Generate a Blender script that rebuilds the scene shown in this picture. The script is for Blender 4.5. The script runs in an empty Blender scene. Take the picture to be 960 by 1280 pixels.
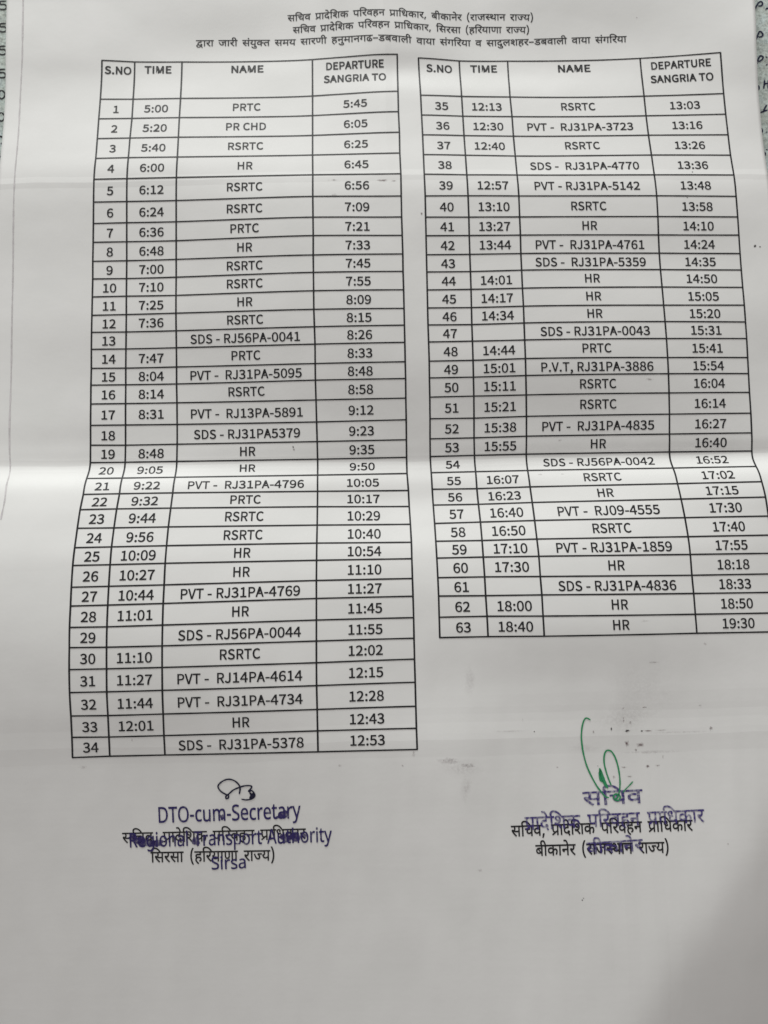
# A folded, printed bus timetable lying on a handwritten page.  Lengths in the data are millimetres on the desk.
import bpy, json, math, random
import numpy as np
from mathutils import Matrix, Vector
from mathutils.geometry import tessellate_polygon

scene = bpy.context.scene
MM = 0.001
random.seed(7); RNG = np.random.default_rng(7)

CAM_POS = (0.0, 0.0, 199.90); CAM_ROT = (4.0, -1.2, -0.3)   # mm, degrees
CURL = (82.2, -77.0, 0.816, -0.578, 0.33)
KU = np.array([-112.0, -75.0, -55.0, -35.0, -20.0, -8.0, 3.0, 14.0, 28.0, 45.0, 62.0, 80.0, 114.0])
KV = np.array([-150.0, -110.0, -90.0, -75.0, -60.0, -45.0, -30.0, -15.0, -5.0, 3.0, 10.0, 16.0, 21.0, 26.0, 31.0, 38.0, 50.0, 65.0, 80.0, 92.0, 100.0, 107.0, 114.0, 122.0, 130.0, 137.0, 143.0, 160.0])
HEIGHT = json.loads('''[[572,894,1068,1242,1373,1478,1575,1671,1795,1945,1790,1440,790],
[1115,1303,1405,1507,1583,1643,1699,1754,1824,1909,1930,1910,1640],
[1382,1506,1573,1640,1690,1729,1764,1798,1841,1891,1941,1970,1910],
[1576,1656,1699,1742,1774,1797,1816,1834,1854,1877,1899,1923,1969],
[1765,1807,1829,1850,1862,1868,1870,1868,1863,1856,1851,1851,1856],
[1948,1968,1983,1974,1950,1923,1898,1876,1855,1836,1819,1797,1747],
[2128,2177,2206,2117,2003,1902,1829,1807,1836,1874,1872,1810,1592],
[2256,2227,2210,2070,1935,1847,1807,1829,1917,1994,1982,1858,1402],
[2255,2131,2066,1927,1815,1757,1743,1765,1825,1886,1882,1771,1360],
[2166,2006,1909,1748,1633,1577,1566,1591,1650,1724,1756,1692,1331],
[1992,1801,1687,1509,1375,1298,1268,1284,1356,1462,1535,1524,1298],
[1802,1608,1473,1297,1167,1083,1035,1033,1092,1206,1308,1362,1279],
[1612,1391,1262,1126,1031,966,924,910,936,1011,1091,1141,1109],
[1305,1029,932,868,822,786,757,736,738,769,797,787,761],
[1201,965,870,832,818,804,786,768,771,801,822,820,757],
[1096,959,861,831,839,847,850,847,827,869,886,863,707],
[971,900,849,892,947,973,979,975,987,1024,1007,926,660],
[899,901,906,983,1039,1048,1030,1001,994,1018,981,902,723],
[837,852,868,966,1032,1036,1008,976,956,937,868,783,675],
[824,856,874,957,1009,1003,978,983,965,916,859,791,652],
[803,854,874,916,945,945,939,950,923,860,805,749,614],
[746,804,818,813,813,820,830,837,779,702,664,625,518],
[647,660,667,649,646,673,703,700,628,547,516,495,439],
[524,498,493,471,477,531,584,574,485,409,370,366,413],
[438,354,328,312,334,407,473,460,364,274,237,260,400],
[411,270,205,195,233,292,329,298,189,121,114,184,451],
[400,256,147,116,147,261,362,306,138,59,61,150,464],
[285,194,151,119,106,262,342,263,107,119,145,189,294]]''')
TABLE_A = '''-7499,14169 -6601,14140 -5298,14158 -1637,14132 737,14134
-7499,12975 -6597,12965 -5291,12975 -1633,12958 730,12972
-7496,12339 -6587,12336 -5290,12339 -1632,12325 725,12331
-7482,11698 -6595,11697 -5280,11696 -1629,11684 736,11689
-7468,11062 -6589,11064 -5268,11053 -1625,11048 729,11038
-7475,10426 -6590,10424 -5267,10425 -1616,10419 739,10397
-7471,9780 -6585,9776 -5264,9769 -1616,9770 733,9742
-7474,9193 -6585,9196 -5266,9188 -1615,9182 730,9158
-7477,8679 -6585,8677 -5267,8670 -1615,8672 734,8651
-7485,8162 -6584,8160 -5269,8163 -1622,8144 738,8144
-7479,7679 -6585,7672 -5267,7676 -1623,7671 733,7669
-7479,7185 -6582,7188 -5268,7177 -1624,7174 737,7169
-7479,6682 -6575,6686 -5266,6693 -1626,6676 736,6667
-7484,6224 -6578,6218 -5263,6222 -1618,6215 736,6218
-7488,5770 -6586,5767 -5264,5773 -1611,5759 736,5761
-7486,5264 -6594,5258 -5267,5267 -1617,5253 735,5250
-7489,4815 -6591,4815 -5270,4817 -1621,4822 737,4812
-7479,4310 -6588,4312 -5260,4317 -1617,4309 732,4305
-7471,3742 -6580,3743 -5254,3743 -1614,3737 732,3746
-7469,3223 -6579,3213 -5254,3221 -1608,3222 727,3227
-7461,2765 -6579,2764 -5258,2766 -1606,2761 723,2769
-7458,2327 -6574,2325 -5247,2328 -1602,2332 721,2336
-7431,1892 -6546,1899 -5235,1902 -1596,1894 742,1877
-7447,1498 -6560,1504 -5243,1504 -1597,1489 748,1453
-7452,1029 -6569,1023 -5254,1024 -1595,1010 760,985
-7451,549 -6571,551 -5253,555 -1596,551 766,523
-7453,117 -6564,117 -5253,124 -1595,122 761,112
-7450,-405 -6564,-401 -5249,-397 -1598,-373 760,-375
-7443,-851 -6561,-847 -5250,-839 -1598,-809 762,-808
-7443,-1355 -6556,-1359 -5244,-1347 -1601,-1328 764,-1327
-7437,-1829 -6553,-1837 -5242,-1835 -1605,-1829 761,-1824
-7442,-2346 -6552,-2344 -5240,-2341 -1610,-2344 761,-2327
-7442,-2889 -6556,-2886 -5241,-2879 -1612,-2886 765,-2882
-7430,-3447 -6548,-3453 -5239,-3443 -1606,-3449 765,-3450
-7435,-3963 -6553,-3971 -5245,-3965 -1604,-3955 766,-3966
-7447,-4452 -6558,-4436 -5243,-4435 -1603,-4452 772,-4461'''
TABLE_B = '''1328,14048 2478,14023 3853,14054 7578,14040 9770,14048
1350,12841 2487,12833 3840,12846 7588,12840 9782,12834
1357,12220 2493,12209 3858,12217 7583,12214 9781,12205
1364,11600 2496,11592 3857,11592 7584,11594 9786,11576
1364,10975 2502,10964 3861,10953 7594,10961 9777,10944
1364,10366 2506,10343 3863,10342 7596,10335 9789,10328
1370,9726 2511,9717 3871,9707 7602,9707 9781,9692
1366,9138 2513,9122 3868,9118 7599,9121 9784,9110
1364,8631 2509,8621 3871,8617 7593,8615 9789,8606
1362,8117 2511,8113 3865,8115 7593,8117 9794,8098
1361,7649 2513,7644 3868,7658 7595,7659 9792,7638
1358,7159 2513,7158 3867,7161 7597,7166 9785,7148
1356,6672 2508,6663 3873,6668 7598,6657 9786,6652
1355,6216 2504,6205 3871,6214 7606,6207 9788,6193
1359,5762 2506,5760 3869,5757 7615,5746 9798,5746
1363,5254 2508,5251 3873,5263 7621,5237 9802,5237
1359,4816 2509,4813 3874,4820 7626,4808 9802,4808
1360,4319 2514,4325 3882,4323 7630,4305 9801,4305
1356,3760 2512,3757 3883,3772 7630,3751 9808,3750
1347,3240 2502,3243 3875,3256 7619,3231 9798,3226
1344,2779 2505,2787 3863,2789 7620,2767 9797,2752
1353,2346 2512,2348 3864,2347 7614,2319 9773,2317
1358,1896 2508,1885 3871,1897 7599,1883 9758,1891
1365,1477 2519,1469 3881,1480 7607,1474 9767,1484
1373,992 2528,1001 3882,1008 7625,995 9783,997
1376,535 2525,529 3880,534 7627,514 9783,515
1379,114 2523,115 3885,105 7625,72 9788,59
1384,-368 2529,-371 3882,-389 7619,-439 9789,-453
1388,-816 2531,-827 3890,-834 7621,-882 9791,-908
1387,-1329 2544,-1324 3890,-1343 7617,-1384 9789,-1413
1388,-1821 2553,-1815 3901,-1827 7630,-1842 9783,-1871'''
SANS = {
',': (97, '44,-57 58,-45 68,-30 75,-13 77,7 76,20 73,30 67,38 60,42 50,44 43,43 36,40 31,36 28,29 26,22 27,14 31,8 36,3 42,0 50,-1 54,0 52,-12 47,-23 40,-33 31,-41 19,-48 26,-67'),
'-': (121, '106,86 106,110 16,110 16,86'),
'.': (97, '56,-3 62,0 67,5 71,12 72,20 71,28 67,35 62,40 56,43 49,44 41,43 35,40 30,35 27,28 26,20 27,12 30,5 35,0 41,-3 49,-5'),
'0': (194, '124,1 146,17 163,43 174,81 177,129 174,177 163,214 146,240 124,256 97,261 70,256 48,240 31,214 21,177 18,129 21,81 31,43 48,17 70,1 97,-5|81,25 68,38 57,59 51,89 48,129 51,169 57,199 68,220 81,232 97,236 114,232 127,220 137,199 144,169 146,129 144,89 137,59 127,38 114,25 97,21'),
'1': (194, '172,0 172,27 120,27 120,257 96,257 87,252 67,244 42,238 42,218 88,218 88,27 31,27 31,0'),
'2': (194, '177,0 177,28 106,28 64,25 97,59 125,92 146,124 160,155 165,186 161,211 151,232 136,248 115,258 90,261 71,259 55,255 40,247 27,236 14,224 33,206 42,215 51,223 62,230 74,234 86,235 103,233 116,226 126,215 131,201 133,185 129,157 115,127 92,95 59,59 15,19 15,0'),
'3': (194, '118,-1 141,8 159,23 171,43 175,69 172,88 164,105 153,118 138,128 120,134 120,136 136,143 148,152 158,165 164,180 166,197 162,219 152,237 136,250 116,258 91,261 74,260 59,256 45,249 32,241 20,231 37,210 46,219 56,226 67,231 78,234 90,235 105,233 117,228 126,220 131,208 133,195 131,179 124,165 110,155 90,148 62,146 62,121 93,119 116,112 131,101 140,87 142,70 140,53 133,40 122,30 107,24 90,22 74,24 59,28 47,34 36,42 27,51 10,31 21,20 35,10 51,3 70,-3 92,-5'),
'4': (194, '149,0 149,71 183,71 183,96 149,96 149,257 114,257 7,92 7,71 119,71 119,0|40,96 99,184 119,222 121,222 119,175 119,96'),
'5': (194, '117,-1 140,10 159,28 171,53 176,83 172,114 161,137 144,153 123,162 98,165 90,165 82,164 67,159 60,155 67,229 163,229 163,257 39,257 30,137 47,126 64,136 72,139 90,141 108,139 123,131 134,119 141,103 143,83 140,62 133,45 121,33 106,25 89,22 72,24 58,28 45,34 26,50 9,29 21,19 34,10 50,2 69,-3 92,-5'),
'6': (194, '128,-1 149,10 165,28 175,51 179,79 176,108 167,130 152,146 132,156 108,159 96,158 83,154 71,148 60,139 50,129 54,170 63,200 78,220 95,232 116,235 125,234 134,231 142,227 150,222 157,215 175,235 165,244 155,251 143,256 130,260 114,261 86,256 60,241 39,215 25,176 20,123 24,77 36,41 54,16 78,1 105,-5|61,115 72,125 82,131 93,134 103,136 119,133 132,126 142,114 147,98 149,79 147,59 141,43 131,31 119,23 105,21 88,24 73,34 62,51 54,74 50,103'),
'7': (194, '103,0 106,56 114,105 127,149 147,193 178,237 178,257 17,257 17,229 142,229 115,188 96,146 82,103 74,55 69,0'),
'8': (194, '125,-1 147,8 164,22 174,40 178,62 176,81 170,97 160,110 148,121 135,129 135,131 144,139 154,150 161,163 167,177 169,193 166,215 157,234 142,248 123,257 99,261 76,257 57,249 42,235 32,217 28,195 30,180 35,167 43,155 52,145 63,136 63,135 49,126 36,114 26,100 19,83 16,64 20,41 31,23 49,8 71,-1 98,-5|98,147 82,155 69,166 61,179 57,195 59,209 65,221 74,229 85,235 98,237 113,234 125,228 134,218 140,206 142,191 141,180 138,169 132,159 125,149 116,139|81,22 66,28 55,38 47,51 44,67 46,81 51,94 58,106 68,116 80,125 101,116 119,106 134,95 144,81 148,63 145,48 139,36 129,27 115,21 98,19'),
'9': (194, '110,0 136,16 156,44 170,84 175,139 171,183 159,217 141,242 117,256 89,261 66,257 46,246 30,229 19,206 15,178 19,149 28,127 43,110 62,101 86,97 99,99 112,103 124,109 135,118 145,129 141,87 131,57 117,37 100,25 81,22 71,23 62,25 53,29 45,35 38,42 20,22 30,13 40,6 53,0 66,-3 82,-5|134,142 124,133 113,126 102,122 91,121 75,124 62,131 53,143 47,159 46,178 48,198 54,214 63,226 75,234 89,236 107,233 122,223 133,207 141,184 145,155'),
':': (97, '56,138 62,141 67,146 71,153 72,161 71,169 67,176 62,181 56,184 49,186 41,184 35,181 30,176 27,169 26,161 27,153 30,146 35,141 41,138 49,137|56,-3 62,0 67,5 71,12 72,20 71,28 67,35 62,40 56,43 49,44 41,43 35,40 30,35 27,28 26,20 27,12 30,5 35,0 41,-3 49,-5'),
'A': (213, '34,0 59,78 153,78 177,0 211,0 124,257 88,257 1,0|105,230 106,230 132,144 145,104 67,104'),
'B': (230, '117,0 149,3 176,12 197,27 210,48 214,75 212,95 205,110 194,122 179,131 162,137 162,138 175,145 186,154 193,166 198,179 200,194 195,218 183,236 165,248 140,254 111,257 35,257 35,0|68,231 107,231 129,230 146,225 158,217 165,206 168,190 166,175 159,164 147,155 129,150 106,148 68,148|68,123 112,123 137,121 157,115 171,106 179,93 182,76 179,58 170,44 156,34 137,28 112,26 68,26'),
'C': (223, '151,-3 168,2 184,9 198,19 211,32 193,53 183,43 172,35 160,29 147,25 133,24 106,29 84,42 68,64 57,93 54,129 57,165 68,193 85,215 107,228 134,233 147,232 159,228 169,223 178,217 187,209 204,230 195,239 182,248 168,255 152,260 134,261 97,255 66,238 42,211 26,174 20,128 26,82 41,45 65,18 96,1 132,-5'),
'D': (241, '101,0 143,6 176,22 200,49 215,85 220,129 215,174 200,209 176,235 142,251 99,257 35,257 35,0|68,230 97,230 129,226 155,214 173,193 183,165 187,129 183,94 173,65 155,44 129,31 97,27 68,27'),
'E': (206, '187,0 187,28 68,28 68,121 165,121 165,149 68,149 68,229 183,229 183,257 35,257 35,0'),
'G': (241, '156,-3 174,1 190,7 204,16 215,25 215,133 131,133 131,106 186,106 186,39 179,34 170,29 161,26 150,24 139,24 109,29 85,42 68,64 57,93 54,129 57,165 69,193 87,215 110,228 139,233 153,232 166,228 177,223 194,209 212,230 202,239 190,247 175,255 158,259 138,261 100,255 67,238 42,211 26,174 20,128 26,82 42,45 66,18 98,1 136,-5'),
'H': (255, '68,0 68,121 187,121 187,0 220,0 220,257 187,257 187,149 68,149 68,257 35,257 35,0'),
'I': (103, '68,0 68,257 35,257 35,0'),
'J': (187, '110,-1 130,11 143,28 151,50 154,75 154,257 121,257 121,78 120,58 115,42 106,32 95,26 80,24 69,25 59,28 51,34 43,42 35,53 12,36 22,22 34,10 48,2 65,-3 83,-5'),
'M': (284, '64,0 64,142 60,218 62,218 82,159 131,26 153,26 222,218 223,218 219,142 219,0 249,0 249,257 210,257 161,119 143,66 142,66 74,257 35,257 35,0'),
'N': (253, '66,0 66,135 62,215 63,215 91,162 185,0 218,0 218,257 187,257 187,123 192,42 190,42 162,95 68,257 35,257 35,0'),
'O': (260, '166,1 196,19 219,47 234,84 239,129 234,175 219,211 196,238 166,255 130,261 94,255 63,238 40,211 26,175 20,129 26,84 40,47 63,19 94,1 130,-5|104,29 83,42 67,64 57,94 54,129 57,165 67,193 83,215 104,228 130,233 156,228 177,215 193,193 203,165 206,129 203,94 193,64 177,42 156,29 130,24'),
'P': (222, '68,0 68,102 110,102 141,105 168,114 187,130 200,152 204,181 200,211 187,232 167,246 141,254 109,257 35,257 35,0|68,230 104,230 129,229 148,224 161,215 170,201 172,181 170,162 162,147 149,137 130,130 106,129 68,129'),
'R': (222, '68,230 111,230 133,229 150,224 163,215 170,203 173,185 170,167 163,153 150,143 133,137 111,135 68,135|213,0 147,112 167,119 183,130 195,144 203,163 205,185 201,213 189,233 170,247 145,254 116,257 35,257 35,0 68,0 68,109 114,109 176,0'),
'S': (209, '136,-1 160,9 178,25 190,45 194,68 191,89 184,105 172,118 158,128 141,137 92,158 81,164 71,172 64,182 62,196 64,208 70,219 80,226 93,231 110,233 123,232 136,229 148,224 158,217 168,209 185,230 173,240 159,249 144,255 127,260 110,261 83,258 61,249 44,234 33,216 29,193 32,173 40,157 52,144 66,135 81,127 132,105 143,98 153,90 159,79 161,65 158,52 152,40 140,31 125,26 107,24 91,25 76,29 61,36 48,45 36,56 17,33 31,20 47,10 66,2 85,-3 106,-5'),
'T': (210, '121,0 121,229 199,229 199,257 11,257 11,229 89,229 89,0'),
'U': (252, '156,-1 181,11 201,31 214,63 218,106 218,257 187,257 187,105 184,73 176,50 163,35 146,26 126,24 107,26 91,35 78,50 70,73 67,105 67,257 34,257 34,106 39,63 52,31 71,11 97,-1 126,-5'),
'V': (201, '120,0 201,257 168,257 102,33 101,33 76,118 34,257 0,257 82,0'),}
STAMP = {
'-': (216, '27,206 189,206 189,154 27,154'),
'A': (429, '187,482 242,482 428,0 366,0 308,148 118,148 61,0 0,0|290,202 236,347 214,419 203,378 193,347 138,202'),
'D': (490, '65,480 213,480 268,475 293,470 338,453 359,441 377,427 408,394 420,374 431,352 439,328 445,302 448,274 449,244 447,198 439,157 425,120 407,88 383,61 355,39 322,22 285,10 244,2 199,0 65,0|191,52 261,59 315,82 354,120 378,174 385,242 384,279 378,311 368,339 355,363 338,383 318,399 294,412 267,421 237,426 204,428 126,428 126,52'),
'O': (525, '207,-2 182,4 159,13 139,24 120,38 103,53 89,70 76,90 65,111 56,134 45,184 42,212 41,241 42,270 45,297 56,347 65,370 76,391 89,410 103,427 120,443 139,456 159,467 182,476 207,482 234,486 263,487 291,486 317,482 341,476 364,467 384,456 403,443 420,428 434,411 447,392 458,370 467,347 480,297 483,269 484,240 483,211 480,184 467,133 458,110 447,89 434,70 420,53 403,38 384,24 364,13 341,4 317,-2 263,-7|294,48 321,54 345,64 365,79 382,98 396,120 406,146 414,174 418,206 420,240 418,275 414,307 406,335 396,360 382,382 365,401 345,415 321,426 294,432 263,434 232,432 205,426 181,415 161,401 143,382 129,360 119,335 111,307 106,275 105,240 106,206 111,174 119,146 129,120 143,98 160,79 181,64 204,54 232,48 263,46'),
'R': (418, '65,480 197,480 231,478 261,474 288,467 310,458 329,446 345,431 357,413 365,392 370,369 372,343 370,315 363,290 358,279 345,261 330,245 313,233 295,223 276,215 408,0 337,0 221,198 126,198 126,0 65,0|220,250 239,253 271,264 283,272 292,282 300,294 309,323 310,340 305,374 299,387 292,398 281,407 269,414 254,420 236,424 194,427 126,427 126,249'),
'S': (369, '135,-6 105,-3 78,2 54,8 34,16 34,74 94,54 123,49 153,46 189,47 207,49 223,53 238,59 249,66 259,75 267,86 276,109 277,123 275,141 267,163 256,175 241,187 232,192 120,241 101,252 85,264 72,276 60,290 45,323 40,364 43,393 47,406 60,429 68,440 89,458 128,477 159,484 176,486 209,486 239,484 266,479 315,464 326,459 307,408 253,426 229,431 205,433 175,432 160,430 134,421 124,414 116,406 105,387 102,375 101,363 103,345 111,323 122,311 136,299 144,294 252,247 278,233 299,218 322,191 332,169 337,143 335,104 330,82 320,62 307,44 291,29 271,16 249,6 224,-1 196,-5 166,-7'),
'T': (373, '156,426 7,426 7,480 366,480 366,426 217,426 217,0 156,0'),
'a': (377, '125,-6 108,-3 77,10 63,19 42,44 36,61 32,79 31,100 33,121 38,139 46,156 58,170 73,183 92,194 114,202 140,209 170,213 265,217 264,255 258,282 252,293 245,301 237,307 216,316 204,318 179,318 157,315 136,310 89,291 71,335 91,345 139,360 166,365 193,366 218,365 241,361 260,356 277,348 291,337 302,324 311,309 317,290 321,269 322,245 322,0 279,0 268,51 265,51 246,30 216,7 205,2 192,-2 162,-6 144,-7|175,42 192,45 207,50 221,57 234,66 245,77 253,91 259,106 263,124 264,176 186,172 145,165 130,159 118,152 101,135 96,124 93,112 92,99 95,78 104,61 110,55 127,46 136,43 158,41'),
'c': (322, '165,-4 148,0 117,13 102,21 89,32 67,58 58,73 50,91 40,131 37,178 40,227 45,249 51,268 59,286 79,316 91,328 105,339 119,347 151,360 168,364 206,367 259,361 300,347 282,298 244,310 204,315 166,310 136,293 115,266 102,228 98,179 99,154 102,131 107,111 115,94 124,79 135,66 149,57 164,50 181,46 201,44 223,45 253,50 294,65 294,13 254,-2 201,-7'),
'e': (379, '190,-6 153,1 120,14 105,23 91,34 79,46 68,61 59,76 51,93 40,132 37,177 40,222 44,242 57,279 65,295 86,322 112,344 127,352 160,363 178,366 196,367 214,366 247,359 262,354 276,347 300,328 319,304 327,290 338,259 342,241 345,204 345,169 98,169 100,145 104,124 110,106 118,89 129,76 142,64 157,55 174,49 192,45 226,44 251,46 274,50 328,69 328,17 274,-1 251,-5 210,-7|283,216 282,233 275,264 269,278 262,290 252,300 241,308 228,314 212,317 195,318 179,317 164,314 151,309 139,301 129,291 112,266 106,251 99,216'),
'g': (413, '136,-158 86,-147 65,-138 65,-84 87,-94 112,-102 138,-108 167,-111 198,-112 216,-111 232,-108 247,-102 260,-95 271,-85 281,-73 288,-60 293,-45 298,-11 298,27 300,48 297,48 281,28 262,13 239,2 214,-5 185,-7 159,-5 134,1 113,11 93,25 76,42 62,63 51,88 43,115 39,146 37,179 39,212 43,242 51,270 62,294 76,316 93,334 112,348 134,359 158,365 185,367 212,365 237,358 260,347 280,332 298,312 301,312 309,360 356,360 356,-6 354,-35 350,-62 342,-85 331,-105 317,-122 299,-136 278,-147 254,-155 226,-160 195,-161|215,43 233,46 249,52 262,60 273,71 282,84 289,100 294,119 297,141 298,179 297,207 294,232 289,253 282,271 273,285 261,297 248,306 232,312 213,316 193,317 176,316 160,311 146,304 134,294 123,281 114,265 107,247 102,227 99,204 98,179 99,153 102,130 107,110 114,92 123,77 133,64 146,54 160,47 176,43 194,42'),
'h': (415, '57,510 116,510 116,361 113,310 117,310 124,321 142,338 153,346 176,357 202,364 229,366 254,365 276,361 296,355 313,346 328,335 340,321 349,304 355,284 359,261 361,234 361,0 302,0 302,230 299,262 289,286 273,303 251,314 222,317 199,316 179,312 163,305 149,295 139,283 131,268 124,251 117,210 116,186 116,0 57,0'),
'i': (173, '76,421 62,429 56,438 52,457 54,471 62,486 71,492 82,495 93,495 102,492 111,486 118,477 122,457 120,444 115,433 107,426 98,421 87,420|57,360 116,360 116,0 57,0'),
'l': (173, '57,510 116,510 116,0 57,0'),
'm': (628, '57,360 105,360 113,311 117,311 124,322 141,340 162,353 186,362 223,367 254,364 281,357 303,345 321,328 333,306 336,306 344,318 363,338 386,352 411,361 438,366 452,367 496,362 514,355 530,347 543,335 554,321 563,304 569,284 574,234 574,0 515,0 515,232 512,262 503,286 489,303 468,314 442,317 422,316 405,312 390,306 377,298 367,287 359,274 348,241 345,221 345,0 286,0 286,232 283,262 274,286 260,303 239,314 212,317 192,316 174,312 159,305 147,296 137,283 130,269 124,252 117,211 116,187 116,0 57,0'),
'n': (415, '57,360 105,360 113,311 117,311 124,322 143,340 153,347 178,358 190,362 230,367 277,362 296,355 313,347 328,335 340,321 349,304 355,284 359,261 361,234 361,0 302,0 302,230 299,262 289,286 273,303 251,314 222,317 199,316 180,312 163,305 150,296 139,283 131,269 124,252 117,211 116,187 116,0 57,0'),
'o': (406, '183,-6 149,1 133,7 117,15 90,36 78,49 58,79 51,96 40,136 37,181 39,215 44,246 53,273 66,297 82,318 101,336 123,349 148,359 175,365 204,367 223,366 259,359 275,353 290,345 305,335 318,324 329,312 340,297 349,282 357,264 367,226 370,181 368,147 363,116 354,88 341,64 325,42 305,25 283,11 259,1 232,-5 202,-7|224,44 242,48 258,56 272,66 283,80 293,96 300,114 305,134 308,156 309,181 308,205 305,227 300,247 293,265 283,281 272,294 258,304 242,311 224,316 203,317 182,316 164,311 148,304 134,294 123,281 114,265 107,247 102,227 99,205 98,181 99,156 102,134 107,114 114,96 123,80 135,66 148,56 164,48 183,44 203,42'),
'p': (413, '57,360 105,360 113,311 116,311 131,329 148,344 158,351 182,361 212,366 228,367 254,365 277,359 299,350 318,337 335,320 350,300 361,276 370,248 374,216 376,181 374,146 370,114 361,86 350,62 335,41 318,24 299,10 277,1 253,-5 228,-7 197,-4 170,3 148,16 130,30 116,46 112,46 115,17 116,-13 116,-161 57,-161|243,45 264,54 273,60 288,77 295,87 305,110 311,136 315,166 314,205 311,227 306,247 300,264 291,280 281,293 268,304 253,311 236,316 218,317 197,316 179,312 163,306 150,297 140,286 132,272 125,256 118,216 116,181 117,155 124,112 130,94 138,78 148,65 161,55 178,48 197,44 219,42'),
'r': (277, '57,360 105,360 112,294 115,294 130,317 149,336 171,353 183,359 210,366 225,367 247,366 267,363 260,308 241,312 221,313 199,311 189,308 169,298 151,284 137,266 125,244 118,220 116,192 116,0 57,0'),
's': (322, '119,-6 94,-3 72,2 53,8 35,16 35,70 87,50 112,44 137,41 181,43 205,50 214,55 227,69 231,76 234,85 234,99 232,109 227,118 219,127 200,140 76,196 60,209 48,223 39,240 36,249 34,271 36,289 40,305 48,319 58,331 72,342 87,351 105,358 125,363 146,366 169,367 195,366 219,363 284,343 264,296 216,312 196,316 176,318 151,318 128,314 118,311 103,302 94,289 91,282 91,269 94,259 99,249 108,241 121,233 242,180 259,168 279,147 287,130 291,111 290,79 285,62 277,46 267,32 253,20 236,10 217,3 173,-6 148,-7'),
't': (242, '145,-5 125,0 106,7 90,20 77,37 71,47 64,73 62,88 62,314 11,314 11,343 62,366 86,443 121,443 121,360 225,360 225,314 121,314 121,106 123,83 131,64 143,52 151,47 168,42 205,44 228,49 228,4 201,-4 167,-7'),
'u': (415, '137,-2 117,5 100,13 86,25 74,38 65,55 58,75 54,98 53,124 53,360 113,360 113,128 116,97 126,73 142,56 164,46 193,42 215,44 235,48 251,54 265,64 276,76 291,107 298,149 299,173 299,360 358,360 358,0 310,0 301,48 298,48 291,37 272,19 262,12 250,6 211,-5 184,-7'),
'y': (343, '28,-160 7,-156 7,-109 47,-113 70,-110 80,-107 89,-102 111,-80 122,-60 146,-1 1,360 64,360 142,155 160,104 172,57 175,57 187,101 279,360 343,360 179,-69 171,-87 150,-118 139,-131 126,-142 111,-150 95,-156 76,-160 56,-161'),}
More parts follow.
